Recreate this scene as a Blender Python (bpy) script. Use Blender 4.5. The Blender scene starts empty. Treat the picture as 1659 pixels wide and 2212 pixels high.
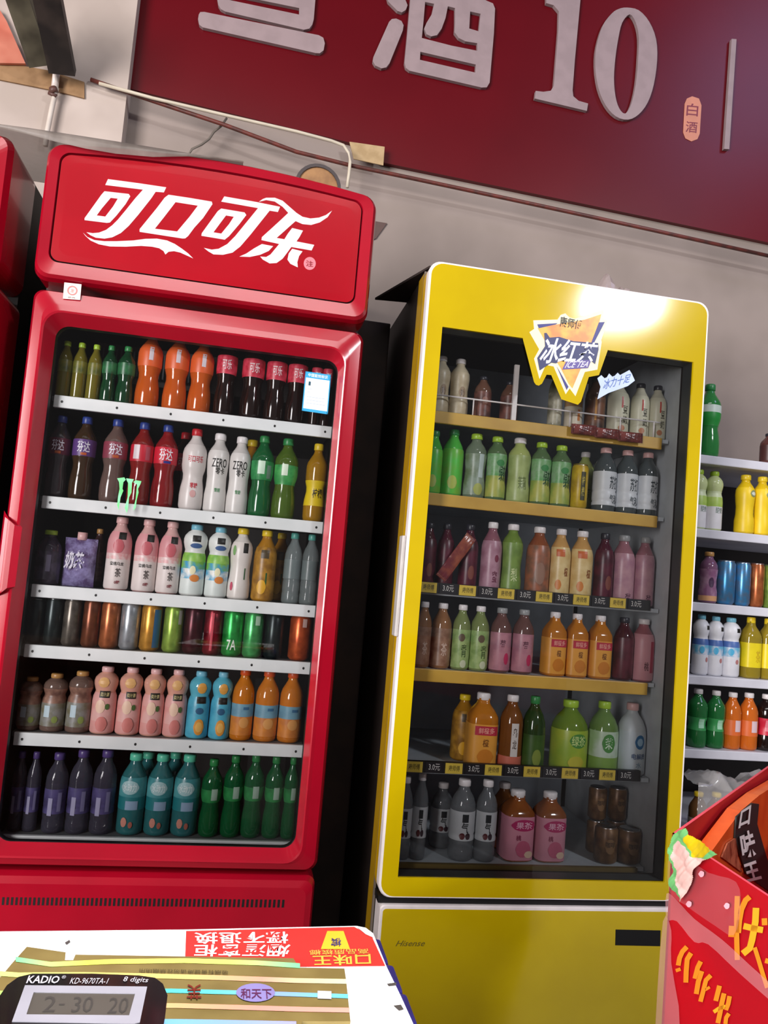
import bpy, math, random
from mathutils import Matrix, Vector
from mathutils.geometry import tessellate_polygon
random.seed(7)
S = bpy.context.scene
COL = S.collection

# ------------------------------------------------------------------ camera
F, CX, CY = 1700.0, 829.5, 1106.0
YAW, PITCH, ROLL = 0.17143774, 0.07676257, 0.08496708
CAM = Vector((0.0, -1.814, 1.12))
def _rot(y, p, r):
    B = Matrix(((1, 0, 0), (0, 0, -1), (0, 1, 0)))
    Ry = Matrix(((math.cos(y), 0, -math.sin(y)), (0, 1, 0), (math.sin(y), 0, math.cos(y))))
    Rx = Matrix(((1, 0, 0), (0, math.cos(p), math.sin(p)), (0, -math.sin(p), math.cos(p))))
    Rz = Matrix(((math.cos(r), -math.sin(r), 0), (math.sin(r), math.cos(r), 0), (0, 0, 1)))
    return Rz @ Rx @ Ry @ B
R = _rot(YAW, PITCH, ROLL)
RT = R.transposed()
cd = bpy.data.cameras.new('camera'); cam = bpy.data.objects.new('camera', cd); COL.objects.link(cam)
cd.sensor_fit = 'VERTICAL'; cd.sensor_height = 36.0; cd.lens = F / 2212 * 36.0
cd.clip_start = 0.02
m4 = Matrix((R[0], -R[1], -R[2])).transposed().to_4x4(); m4.translation = CAM
cam.matrix_world = m4
S.camera = cam

def P(x, y, Y=0.0):
    """point of the photograph measured on the upright plane at depth Y"""
    d = RT @ Vector(((x - CX) / F, (y - CY) / F, 1.0)); t = (Y - CAM.y) / d.y
    return CAM + t * d
def PZ(x, y, Z):
    """point of the photograph measured on the level plane at height Z"""
    d = RT @ Vector(((x - CX) / F, (y - CY) / F, 1.0)); t = (Z - CAM.z) / d.z
    return CAM + t * d
def PP(x, y, o, n):
    d = RT @ Vector(((x - CX) / F, (y - CY) / F, 1.0)); t = (o - CAM).dot(n) / d.dot(n)
    return CAM + t * d
def W(v):
    c = R @ (Vector(v) - CAM); return CX + F * c.x / c.z, CY + F * c.y / c.z

# ------------------------------------------------------------------ world, lights, exposure
w = bpy.data.worlds.new('world'); S.world = w; w.use_nodes = True
w.node_tree.nodes['Background'].inputs[0].default_value = (0.62, 0.58, 0.60, 1)
w.node_tree.nodes['Background'].inputs[1].default_value = 0.25
def area(name, loc, aim, sx, sy, power, col):
    l = bpy.data.lights.new(name, 'AREA'); l.shape = 'RECTANGLE'; l.size = sx; l.size_y = sy; l.energy = power; l.color = col
    o = bpy.data.objects.new(name, l); COL.objects.link(o); o.location = loc
    o.rotation_euler = (Vector(aim) - Vector(loc)).to_track_quat('-Z', 'Y').to_euler(); return o
area('shopfront_daylight', (-3.7, -4.3, 1.65), (0.2, 0.0, 0.85), 2.6, 2.6, 265, (1.0, 0.955, 0.95)).data.spread = math.radians(125)
area('skylight', (3.10, -4.6, 3.70), (0.6, 0.0, 1.2), 0.5, 0.24, 110, (0.93, 0.95, 1.0))
area('high_window', (4.3, -3.1, 5.9), (1.6, 0.7, 2.9), 1.3, 1.3, 40, (0.55, 0.55, 1.0))
area('overhead_fill', (-0.2, -2.3, 3.7), (0.2, -0.6, 0.6), 2.4, 0.5, 14, (1.0, 0.97, 0.95)).data.spread = math.radians(120)  # unseen fill light added overhead to brighten the cooler fronts
area('counter_fill', (-0.1, -1.5, 2.5), (-0.1, -1.35, 0.8), 0.5, 0.3, 6.5, (1.0, 0.98, 0.97)).data.spread = math.radians(70)  # added light to whiten the carton top, no real lamp hangs here
S.view_settings.view_transform = 'Standard'; S.view_settings.look = 'None'
S.view_settings.exposure = 0.0; S.view_settings.gamma = 1.0; S.view_settings.use_curve_mapping = False

# ------------------------------------------------------------------ materials
def lin(c):
    if isinstance(c, str):
        c = c.lstrip('#'); c = tuple(int(c[i:i + 2], 16) / 255 for i in (0, 2, 4))
    return tuple((v / 12.92 if v <= 0.04045 else ((v + 0.055) / 1.055) ** 2.4) for v in c) + (1.0,)
_M = {}
def mat(name, c, rough=0.5, c2=None, scale=20.0, metal=0.0, alpha=1.0, bump=0.0, spec=0.5, coat=0.0, ramp=(0.4, 0.62), emit=None):
    if name in _M: return _M[name]
    m = bpy.data.materials.new(name); m.use_nodes = True; nt = m.node_tree; b = nt.nodes['Principled BSDF']
    b.inputs['Roughness'].default_value = rough; b.inputs['Metallic'].default_value = metal
    b.inputs['Specular IOR Level'].default_value = spec; b.inputs['Coat Weight'].default_value = coat
    b.inputs['Coat Roughness'].default_value = 0.06
    b.inputs['Alpha'].default_value = alpha
    if c2 is None:                        # faint unevenness every real surface has
        a = lin(c); c2l = tuple(v * 0.90 for v in a[:3]) + (1,)
    else: c2l = lin(c2)
    tc = nt.nodes.new('ShaderNodeTexCoord'); n = nt.nodes.new('ShaderNodeTexNoise'); r = nt.nodes.new('ShaderNodeValToRGB')
    n.inputs['Scale'].default_value = scale; n.inputs['Detail'].default_value = 3.0
    r.color_ramp.elements[0].position, r.color_ramp.elements[1].position = ramp
    r.color_ramp.elements[0].color = lin(c); r.color_ramp.elements[1].color = c2l
    nt.links.new(tc.outputs['Object'], n.inputs['Vector']); nt.links.new(n.outputs['Fac'], r.inputs['Fac'])
    nt.links.new(r.outputs['Color'], b.inputs['Base Color'])
    if bump:
        bp = nt.nodes.new('ShaderNodeBump'); bp.inputs['Strength'].default_value = bump; bp.inputs['Distance'].default_value = 0.01
        nt.links.new(n.outputs['Fac'], bp.inputs['Height']); nt.links.new(bp.outputs['Normal'], b.inputs['Normal'])
    _M[name] = m; return m
def glass_mat(name, tint=(1, 1, 1), rough=0.03, base=0.02):
    """thin pane: clear, with the reflection growing towards grazing angles"""
    if name in _M: return _M[name]
    m = bpy.data.materials.new(name); m.use_nodes = True; nt = m.node_tree; nt.nodes.clear()
    o = nt.nodes.new('ShaderNodeOutputMaterial'); t = nt.nodes.new('ShaderNodeBsdfTransparent'); g = nt.nodes.new('ShaderNodeBsdfGlossy')
    f = nt.nodes.new('ShaderNodeFresnel'); f.inputs[0].default_value = 1.5; mx = nt.nodes.new('ShaderNodeMixShader')
    a = nt.nodes.new('ShaderNodeMath'); a.operation = 'ADD'; a.inputs[1].default_value = base
    t.inputs[0].default_value = tint + (1,); g.inputs['Roughness'].default_value = rough
    nt.links.new(f.outputs[0], a.inputs[0]); nt.links.new(a.outputs[0], mx.inputs[0]); nt.links.new(t.outputs[0], mx.inputs[1])
    nt.links.new(g.outputs[0], mx.inputs[2]); nt.links.new(mx.outputs[0], o.inputs[0])
    _M[name] = m; return m
def C(hexc, rough=0.4, **k):              # a printed / painted colour
    return mat('paint_%s_%d' % (hexc.strip('#'), int(rough * 100)), hexc, rough, **k)
def CM(h1, h2, scale=60.0, rough=0.35, **k):   # a busy two-colour print
    return mat('print_%s_%s_%d' % (h1, h2, scale), h1, rough, c2=h2, scale=scale, **k)
def LQ(h, alpha=1.0):                     # bottle filled with a drink
    return mat('drink_%s_%d' % (h.strip('#'), int(alpha * 100)), h, 0.09, alpha=alpha, spec=0.6, scale=30)

# ------------------------------------------------------------------ mesh collector
class MB:
    def __init__(s): s.v = []; s.f = []; s.mi = []; s.m = []; s.sm = []
    def mid(s, m):
        if m not in s.m: s.m.append(m)
        return s.m.index(m)
    def add(s, vs, fs, m, smooth=False):
        o = len(s.v); k = s.mid(m); s.v += [tuple(v) for v in vs]
        for f in fs: s.f.append(tuple(o + i for i in f)); s.mi.append(k); s.sm.append(smooth)
        return s
    def box(s, a, b, m):
        (x0, y0, z0), (x1, y1, z1) = a, b
        return s.add([(x0, y0, z0), (x1, y0, z0), (x1, y1, z0), (x0, y1, z0), (x0, y0, z1), (x1, y0, z1), (x1, y1, z1), (x0, y1, z1)],
                     [(0, 3, 2, 1), (4, 5, 6, 7), (0, 1, 5, 4), (1, 2, 6, 5), (2, 3, 7, 6), (3, 0, 4, 7)], m)
    def bbox(s, a, b, m, bev=0.004):
        """box with chamfered edges (all twelve)"""
        import bmesh
        bm = bmesh.new(); bmesh.ops.create_cube(bm, size=1.0)
        for v in bm.verts: v.co = Vector([(a[i] + b[i]) / 2 + v.co[i] * (b[i] - a[i]) for i in range(3)])
        bmesh.ops.bevel(bm, geom=bm.edges[:], offset=bev, segments=2, affect='EDGES', profile=0.6)
        bm.verts.index_update(); s.add([v.co for v in bm.verts], [[v.index for v in f.verts] for f in bm.faces], m); bm.free(); return s
    def bar(s, p, q, wd, th, m, up=(0, 0, 1)):
        p, q = Vector(p), Vector(q); d = (q - p).normalized(); u = Vector(up); sd = d.cross(u).normalized() * wd / 2; u2 = sd.cross(d).normalized() * th / 2
        vs = [p - sd - u2, p + sd - u2, p + sd + u2, p - sd + u2, q - sd - u2, q + sd - u2, q + sd + u2, q - sd + u2]
        return s.add(vs, [(0, 1, 2, 3), (7, 6, 5, 4), (0, 4, 5, 1), (1, 5, 6, 2), (2, 6, 7, 3), (3, 7, 4, 0)], m)
    def tube(s, pts, r, m, n=10):
        pts = [Vector(p) for p in pts]; rings = []
        for i, p in enumerate(pts):
            d = (pts[min(i + 1, len(pts) - 1)] - pts[max(i - 1, 0)]).normalized()
            a = d.cross(Vector((0, 0, 1)) if abs(d.z) < 0.9 else Vector((0, 1, 0))).normalized(); b = d.cross(a)
            rings.append([p + (a * math.cos(2 * math.pi * k / n) + b * math.sin(2 * math.pi * k / n)) * r for k in range(n)])
        vs = [v for g in rings for v in g]; fs = []
        for i in range(len(pts) - 1):
            for k in range(n): fs.append((i * n + k, i * n + (k + 1) % n, (i + 1) * n + (k + 1) % n, (i + 1) * n + k))
        fs += [tuple(range(n - 1, -1, -1)), tuple(range((len(pts) - 1) * n, len(pts) * n))]
        return s.add(vs, fs, m, True)
    def loft(s, loops, mats, cap_last=False, smooth=False):
        n = len(loops[0])
        for i in range(len(loops) - 1):
            m = mats[min(i, len(mats) - 1)]
            s.add(list(loops[i]) + list(loops[i + 1]), [(k, (k + 1) % n, n + (k + 1) % n, n + k) for k in range(n)], m, smooth)
        if cap_last: s.add(loops[-1], [tuple(range(n))], mats[-1])
        return s
    def poly(s, outer, holes, m, fn, thick=0.0, side=None, nrm=None):
        """flat outline (2-D lists) with holes, placed by fn(u, v); thick pushes the back along nrm"""
        loops = [outer] + list(holes)
        tris = tessellate_polygon([[Vector((a, b, 0)) for a, b in l] for l in loops])
        flat = [p for l in loops for p in l]; V = [Vector(fn(a, b)) for a, b in flat]
        s.add(V, [tuple(t) for t in tris], m)
        if thick:
            nv = Vector(nrm or (0, 1, 0)) * thick; o = 0
            for l in loops:
                n = len(l); A = V[o:o + n]; s.add(A + [a + nv for a in A], [(k, (k + 1) % n, n + (k + 1) % n, n + k) for k in range(n)], side or m); o += n
            s.add([a + nv for a in V], [tuple(reversed(t)) for t in tris], side or m)
        return s
    def text(s, st, quad, m, bold=0.0, shear=0.0):
        """lettering stretched over quad = top-left, top-right, bottom-right, bottom-left"""
        vs, fs = flat_text(st, bold, shear); tl, tr, br, bl = [Vector(p) for p in quad]
        s.add([(bl * (1 - u) + br * u) * (1 - v) + (tl * (1 - u) + tr * u) * v for u, v in vs], fs, m); return s
    def build(s, name, parent=None, loc=None):
        me = bpy.data.meshes.new(name); me.from_pydata(s.v, [], s.f)
        for m in s.m: me.materials.append(m)
        for i, p in enumerate(me.polygons): p.material_index = s.mi[i]; p.use_smooth = s.sm[i]
        me.update(); o = bpy.data.objects.new(name, me); COL.objects.link(o)
        if parent: o.parent = parent
        if loc is not None: o.location = loc
        return o
_T = {}
def flat_text(st, bold=0.0, shear=0.0):
    key = (st, bold, shear)
    if key in _T: return _T[key]
    cu = bpy.data.curves.new('lettering', 'FONT'); cu.body = st; cu.offset = bold; cu.shear = shear; cu.resolution_u = 2
    o = bpy.data.objects.new('lettering', cu); COL.objects.link(o); bpy.context.view_layer.update()
    me = o.evaluated_get(bpy.context.evaluated_depsgraph_get()).to_mesh()
    vs = [(v.co.x, v.co.y) for v in me.vertices]; fs = [tuple(p.vertices) for p in me.polygons]
    x0, x1 = min(v[0] for v in vs), max(v[0] for v in vs); y0, y1 = min(v[1] for v in vs), max(v[1] for v in vs)
    vs = [((a - x0) / (x1 - x0), (b - y0) / (y1 - y0)) for a, b in vs]
    asp = (x1 - x0) / (y1 - y0)
    o.evaluated_get(bpy.context.evaluated_depsgraph_get()).to_mesh_clear()
    bpy.data.objects.remove(o); bpy.data.curves.remove(cu)
    _T[key] = (vs, fs); _T[('asp', st)] = asp
    return _T[key]
def smooth(pts, k=4):
    n = len(pts); out = []
    for i in range(n):
        a, b, c, d = pts[i - 1], pts[i], pts[(i + 1) % n], pts[(i + 2) % n]
        for j in range(k):
            t = j / k
            out.append(tuple(0.5 * (2 * b[q] + (c[q] - a[q]) * t + (2 * a[q] - 5 * b[q] + 4 * c[q] - d[q]) * t * t + (3 * b[q] - a[q] - 3 * c[q] + d[q]) * t ** 3) for q in (0, 1)))
    return out
def rrect(x0, x1, z0, z1, r, Y, k=6):
    """rounded rectangle loop on the plane at depth Y"""
    out = []
    for cx, cz, a0 in ((x1 - r, z1 - r, 0), (x0 + r, z1 - r, 90), (x0 + r, z0 + r, 180), (x1 - r, z0 + r, 270)):
        for j in range(k + 1):
            a = math.radians(a0 + 90 * j / k); out.append(Vector((cx + r * math.cos(a), Y, cz + r * math.sin(a))))
        if a0 == 0:
            q = out[-1]
            for j in range(1, 10): out.append(q.lerp(Vector((x0 + r, Y, z1)), j / 10))
    return out
def tag(o, label, cat, group=None, kind=None):
    if label: o['label'] = label
    if cat: o['category'] = cat
    if group: o['group'] = group
    if kind: o['kind'] = kind
    return o
def empty(name, loc, label, cat, group=None):
    o = bpy.data.objects.new(name, None); COL.objects.link(o); o.location = loc; o.empty_display_size = 0.05
    return tag(o, label, cat, group)
def zoom(ox, oy, sc, pts): return [(ox + a / sc, oy + b / sc) for a, b in pts]

# ------------------------------------------------------------------ the room
YW = 0.72
plaster = mat('old_plaster', '#988a82', 0.9, c2='#8b7e76', scale=3.0, bump=0.15)
b = MB(); b.box((-3.0, YW, 0), (4.2, YW + 0.12, 3.9), plaster); tag(b.build('wall_back'), None, None, kind='structure')
b = MB(); b.box((-3.0, 0.655, 0), (-0.494, YW, 3.9), mat('pier_plaster', '#bdaea4', 0.9, c2='#ac9d93', scale=4.0, bump=0.1)); tag(b.build('wall_left'), None, None, kind='structure')
b = MB(); b.box((-3.0, -4.5, -0.05), (4.2, YW, 0), mat('floor_tile', '#5a534f', 0.45, c2='#6a625c', scale=2.0)); tag(b.build('floor'), None, None, kind='structure')

# shop counter the photographer sits behind
b = MB(); wood = mat('counter_laminate', '#6d5a4c', 0.4, c2='#5b4a3e', scale=8)
b.bbox((-1.2, -1.78, 0.69), (0.118, -1.108, 0.72), wood, 0.005); b.box((-1.15, -1.16, 0.0), (0.09, -1.13, 0.69), wood)
for x in (-1.15, 0.05): b.box((x, -1.7, 0), (x + 0.04, -1.16, 0.69), wood)
tag(b.build('shop_counter'), 'brown laminate shop counter holding the carton and calculator', 'counter')

# ------------------------------------------------------------------ wall sign
signred = mat('sign_red', '#5e0410', 0.30, c2='#56030e', scale=1.5, spec=0.25)
lettermat = mat('letter_white', '#998586', 0.55)
YS = 0.70
sg = empty('wall_sign', P(760, 300, YS), 'long red wall sign with raised pale letters above the coolers', 'sign')
def local(o): return lambda v: Vector(v) - o.location
def onY(o, Y): return lambda a, c: P(a, c, Y) - o.location
b = MB(); b.poly([(300, -90), (291, 0), (266, 188), (760, 309), (832, 352), (1250, 438), (1800, 553), (1800, -90)], [], signred, onY(sg, YS), 0.018)
b.build('sign_board', sg)
def letter(name, outer, holes=(), m=lettermat, sm=False, d=0.014):
    b = MB(); b.poly(outer, holes, m, onY(sg, YS - d), d - 0.0005); return b.build(name, sg)
z3 = lambda p: zoom(400, 0, 4.608, p)
z4 = lambda p: zoom(780, 0, 4.879, p)
z5 = lambda p: zoom(1120, 0, 3.078, p)
L = [z3([(150, 120), (190, 118), (1330, 350), (1375, 375), (1390, 430), (1378, 500), (1340, 530), (1300, 528), (175, 272), (140, 245), (128, 190), (135, 145)])]
b = MB(); fn = onY(sg, YS - 0.014)
b.poly(L[0], [], lettermat, fn, 0.0135)
b.poly(z3([(310, -200), (318, -20), (330, 50), (355, 90), (400, 115), (1180, 296), (1235, 285), (1265, 245), (1280, 190), (1312, -200)]),
       [z3([(440, -62), (1135, 80), (1135, 145), (440, 0)])], lettermat, fn, 0.0135)
b.build('letter', sg)
b = MB()
b.poly(z4([(265, -60), (285, 15), (340, 70), (385, 115), (430, 130), (470, 105), (490, 55), (470, 5), (430, -60)]), [], lettermat, fn, 0.0135)
b.poly(z4([(325, 200), (370, 195), (425, 220), (448, 265), (440, 320), (300, 665), (265, 710), (215, 720), (150, 690), (123, 645), (130, 600), (295, 230)]), [], lettermat, fn, 0.0135)
b.poly(z4([(525, -80), (1250, -30), (1330, 10), (1390, 35), (1412, 90), (1400, 350), (1355, 870), (1325, 920), (1270, 922), (510, 745), (472, 715), (458, 660), (490, 330)]),
       [z4([(675, 20), (770, 40), (745, 150), (690, 240), (665, 300), (690, 360), (740, 383), (800, 370), (850, 300), (890, 190), (915, 65), (990, 85), (990, 250), (985, 340), (1030, 400), (1100, 435), (1225, 455), (1225, 535), (950, 480), (640, 400), (660, 200)]),
        z4([(1150, 120), (1260, 145), (1240, 330), (1140, 300)]), z4([(625, 545), (1210, 680), (1205, 765), (620, 630)])], lettermat, fn, 0.0135)
b.build('letter', sg)
b = MB(); b.poly(z5([(185, -40), (185, 20), (235, 35), (268, 75), (265, 200), (235, 570), (215, 603), (165, 610), (115, 604), (109, 655), (455, 737), (463, 688), (400, 670), (365, 640), (360, 600), (375, 400), (412, 0), (414, -40)]), [], lettermat, fn, 0.0135); b.build('numeral', sg)
b = MB(); b.poly(smooth(z5([(720, 50), (800, 68), (870, 145), (915, 260), (922, 400), (900, 560), (860, 680), (800, 760), (730, 795), (650, 775), (580, 700), (530, 580), (510, 430), (520, 300), (560, 170), (620, 90), (665, 60)]), 3),
                [smooth(z5([(740, 95), (780, 150), (800, 250), (795, 400), (780, 560), (750, 690), (710, 755), (670, 720), (645, 640), (635, 520), (645, 380), (665, 250), (690, 150)]), 3)], lettermat, fn, 0.0135); b.build('numeral', sg)
b = MB(); b.poly(z5([(1418, 258), (1450, 260), (1402, 992), (1368, 990)]), [], lettermat, fn, 0.0135); b.build('divider_bar', sg)
b = MB(); f2 = onY(sg, YS - 0.002); pill = z5([(1105, 690), (1120, 655), (1155, 640), (1200, 655), (1217, 700), (1205, 890), (1190, 925), (1150, 940), (1110, 920), (1095, 880)])
b.poly(pill, [], C('#c98060'), f2, 0.0015)
f3 = onY(sg, YS - 0.0025)
for st, q in (('白', [(1122, 685), (1198, 692), (1192, 775), (1115, 768)]), ('酒', [(1115, 805), (1192, 812), (1186, 885), (1110, 878)])):
    b.text(st, [f3(*p) for p in z5(q)], C('#7a2028'), 0.01)
tag(b.build('seal', sg), 'small orange oval seal', None)

# ------------------------------------------------------------------ helpers for drinks
PROF = {
 'contour': ([(0, .0), (0, .78), (.02, .92), (.06, .98), (.18, 1), (.28, .94), (.38, .82), (.44, .83), (.50, .95), (.55, 1), (.70, 1), (.75, .93), (.81, .70), (.86, .48), (.89, .40), (.93, .38), (.93, .0)], .915, .43),
 'round': ([(0, .0), (0, .82), (.02, .95), (.05, 1), (.62, 1), (.68, .97), (.75, .85), (.82, .62), (.87, .46), (.90, .42), (.93, .42), (.93, .0)], .915, .47),
 'ribbed': ([(0, .0), (0, .85), (.02, .97), (.05, 1), (.14, 1), (.165, .94), (.19, 1), (.30, 1), (.325, .95), (.35, 1), (.64, 1), (.70, .97), (.78, .80), (.85, .52), (.89, .42), (.93, .42), (.93, .0)], .915, .47),
 'waist': ([(0, .0), (0, .85), (.02, .97), (.05, 1), (.22, 1), (.32, .90), (.45, .88), (.55, .95), (.66, 1), (.74, .96), (.80, .80), (.86, .52), (.89, .44), (.93, .44), (.93, .0)], .915, .5),
 'bulb': ([(0, .0), (0, .85), (.02, .97), (.05, 1), (.48, 1), (.56, .95), (.61, .84), (.64, .82), (.68, .90), (.74, .99), (.79, 1), (.84, .92), (.89, .68), (.915, .46), (.94, .44), (.94, .0)], .925, .48),
 'square': ([(0, .0), (0, .88), (.015, .97), (.04, 1), (.66, 1), (.70, .97), (.78, .74), (.85, .46), (.88, .40), (.93, .40), (.93, .0)], .905, .44),
 'jug': ([(0, .0), (0, .88), (.02, .98), (.05, 1), (.55, 1), (.66, .94), (.76, .74), (.84, .46), (.88, .36), (.93, .36), (.93, .0)], .90, .40),
 'can': ([(0, .0), (0, .74), (.03, .88), (.07, 1), (.90, 1), (.955, .86), (.98, .86), (.98, .80), (.965, .78), (.965, .0)], None, 0),
}
def sup(th, n):
    c, s_ = abs(math.cos(th)), abs(math.sin(th)); return (c ** n + s_ ** n) ** (-1.0 / n)
def rad(prof, f):
    pts = prof[1:-1]
    for (a, ra), (c, rc) in zip(pts, pts[1:]):
        if a <= f <= c: return rc if c == a else ra + (rc - ra) * (f - a) / (c - a)
    return pts[-1][1]
NS = 24
def lathe(b, prof, H, r, m, n=2.0, ms=None):
    vs, fs = [], []
    for f, q in prof:
        for k in range(NS):
            th = 2 * math.pi * k / NS; rr = r * q * (sup(th + math.pi / 4 * 0, n) if n > 2 else 1)
            vs.append((rr * math.sin(th), -rr * math.cos(th), f * H))
    for i in range(len(prof) - 1):
        for k in range(NS): fs.append((i * NS + k, i * NS + (k + 1) % NS, (i + 1) * NS + (k + 1) % NS, (i + 1) * NS + k))
    b.add(vs, fs, m, True)
def band(b, prof, H, r, f0, f1, m, n, off):
    fs_ = sorted({f0, f1} | {f for f, q in prof[1:-1] if f0 < f < f1})
    lathe(b, [(f, rad(prof, f) + off / r) for f in fs_], H, r, m, n)
def wrap(prof, H, r, n, off):
    def g(u, f):                          # u metres around the front, f fraction of the height
        q = rad(prof, f); th = u / (r * q); rr = r * q * (sup(th, n) if n > 2 else 1) + off
        return (rr * math.sin(th), -rr * math.cos(th), f * H)
    return g
DES = {}
def design(key, shape, body, cap, bands, decor, noun, cat='bottle', power=2.0, kind='drink_bottle', lidcol=None):
    DES[key] = dict(shape=shape, body=body, cap=cap, bands=bands, decor=decor, noun=noun, cat=cat, n=power, kind=kind)
def drink(key, X, Y, Z, r, H, label, group, turn=0.0):
    d = DES[key]; prof, capf, capr = PROF[d['shape']]; n = d['n']
    if n > 2: r = r * 0.93
    t = empty(d['kind'], (X, Y, Z), label, d['cat'], group); t.rotation_euler = (0, 0, turn)
    b = MB(); lathe(b, prof, H, r, d['body'], n); b.build('can_body' if d['shape'] == 'can' else 'bottle_body', t)
    if d['shape'] == 'can':
        b = MB(); lathe(b, [(.966, 0), (.966, .77), (.985, .80), (.985, .855), (.957, .865)], H, r, mat('aluminium', '#b9bbbe', 0.25, metal=1.0)); b.build('lid', t)
    elif d['cap']:
        b = MB(); q = capr * r / r
        lathe(b, [(capf, 0), (capf, q), (capf + .004, q * 1.04), (.985, q * 1.04), (1, q * .93), (1, 0)], H, r, d['cap']); b.build('cap', t)
    if d['bands'] or d['decor']:
        b = MB()
        for f0, f1, m in d['bands']: band(b, prof, H, r, f0, f1, m, n, 0.0004)
        for i, dc in enumerate(d['decor']):
            g = wrap(prof, H, r, n, 0.0009 + 0.0002 * i); k = dc[0]
            if k in ('rect', 'oval'):
                _, u, f, wu, hf, m = dc; N = 8; vs = []; fs = []
                for j in range(N + 1):
                    x = -1 + 2 * j / N; h = 1.0 if k == 'rect' else math.sqrt(max(0, 1 - x * x * 0.985))
                    for a in (-1, -.33, .33, 1): vs.append(g((u + x * wu / 2) * r, f + a * h * hf / 2))
                for j in range(N):
                    for a in range(3): o = j * 4 + a; fs.append((o, o + 4, o + 5, o + 1))
                b.add(vs, fs, m)
            else:
                _, st, u, f, wu, hf, m = dc; tv, tf = flat_text(st, 0.012)
                b.add([g((u + (a - .5) * wu) * r, f + (c - .5) * hf) for a, c in tv], tf, m)
        b.build('label', t)
    return t
ORD = ['', 'first', 'second', 'third', 'fourth', 'fifth', 'sixth', 'seventh']
NUM = ['', 'one', 'two', 'three', 'four', 'five', 'six', 'seven']
def pl(n):
    for a in ('bottle', 'can', 'carton', 'pouch', 'jug', 'jar'):
        if a in n.split():
            ws = n.split(); i = ws.index(a); ws[i] = a + ('es' if a == 'pouch' else 's'); return ' '.join(ws)
    return n + 's'
def row(items, zs, Yf, base, place, maxH, lim=None):
    """items: (design, x, width, top) in photograph pixels at mid height; base: the shelf line (x0, y0, slope)"""
    out = []
    for it in items:
        key, x, wpx, yt = it[:4]; back = it[4] if len(it) > 4 else 0
        yb = base[1] + (x - base[0]) * base[2]; ym = (yt + yb) / 2; Y = Yf + 0.03
        for _ in range(3):
            p = P(x, ym, Y); ppm = (W((p.x + .01, Y, p.z))[0] - W((p.x - .01, Y, p.z))[0]) / .02; r = wpx / 2 / ppm
            Y = Yf + r + back * .085
        H = min(P(x - (yt - ym) * .08, yt, Y).z - zs, maxH); out.append([key, p.x, Y, r, max(H, .05), back])
        if lim: out[-1][1] = min(max(p.x, lim[0] + r), lim[1] - r)
    fr = sorted([o for o in out], key=lambda o: (o[5], o[1]))
    for a, c in zip(fr, fr[1:]):
        if a[5] != c[5]: continue
        dx = c[1] - a[1]
        if a[3] + c[3] > dx * .985:
            k = dx * .985 / (a[3] + c[3]); a[3] *= k; c[3] *= k
    cnt = {}; tot = {}
    for o in fr: kk = (DES[o[0]]['noun'], o[5]); tot[kk] = tot.get(kk, 0) + 1
    for o in fr:
        kk = (DES[o[0]]['noun'], o[5]); cnt[kk] = cnt.get(kk, 0) + 1; n = DES[o[0]]['noun']; N = tot[kk]
        rear = 'rear ' if o[5] else ''
        o_ = 'leftmost' if cnt[kk] == 1 else 'rightmost' if cnt[kk] == N else ('middle' if N == 3 else ORD[cnt[kk]] + ' from left')
        lab = '%s%s, %s' % (rear, n, place) if N == 1 else '%s%s, %s of %s, %s' % (rear, n, o_, NUM[N], place)
        drink(o[0], o[1], o[2] - (0 if o[5] else 0), zs + .0006, o[3], o[4], lab, ('%s%s on %s' % (rear, pl(n), place)) if N > 1 else None, random.uniform(-.08, .08))

# ------------------------------------------------------------------ red cooler
RED = mat('cooler_red', '#a00921', 0.20, c2='#98081f', scale=6, spec=0.5, coat=0.3)
REDP = mat('header_red', '#9e0618', 0.25, c2='#960516', scale=5, spec=0.35)
BLK = mat('black_plastic', '#0d0c0d', 0.5)
WHT = mat('logo_white', '#dcd2d4', 0.4)
DKB = mat('cooler_body_dark', '#17110f', 0.6)
LIN = mat('liner_dark', '#6e6a68', 0.55)
ALU = mat('shelf_white', '#f0f3f3', 0.4, c2='#e6eaea', scale=12)
rc = empty('drinks_cooler', (-0.14, 0.3, 0), 'tall red glass-door drinks cooler with white logo on its header', 'cooler', 'glass-door drinks coolers')
def part(mb, name, root, label=None):
    """link a part whose vertices were written in room coordinates under its thing"""
    o = mb.build(name, root); o.location = -root.location if root.parent is None else (0, 0, 0)
    if label: o['label'] = label
    return o
X0, X1 = -0.520, 0.236
b = MB()                                                         # cabinet carcass
b.box((X0 + .01, .095, .05), (X0 + .05, .66, 2.0), DKB); b.box((X1 - .05, .095, .05), (X1 - .01, .66, 2.0), DKB)
b.box((X0 + .05, .62, .05), (X1 - .05, .66, 2.0), LIN); b.box((X0 + .05, .095, 1.69), (X1 - .05, .62, 2.0), DKB); b.box((X0 + .05, .094, 2.0), (X1 - .05, .62, 2.012), DKB); b.box((X0 + .05, .095, .05), (X1 - .05, .62, .43), DKB)
for x in (X0 + .05, X1 - .09): b.box((x, .13, 0), (x + .04, .17, .05), BLK); b.box((x, .58, 0), (x + .04, .62, .05), BLK)
part(b, 'cabinet', rc)
def arch(b):                                                     # crowned top of the header
    xc, hw = (X0 + X1) / 2, (X1 - X0) / 2
    b.v = [(x, y, z + .029 * max(0, 1 - ((x - xc) / hw) ** 2) * max(0, (z - h0) / (h1 - h0)) ** 3) for x, y, z in b.v]
b = MB()                                                         # lit header
h0, h1 = 1.705, 2.016
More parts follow.
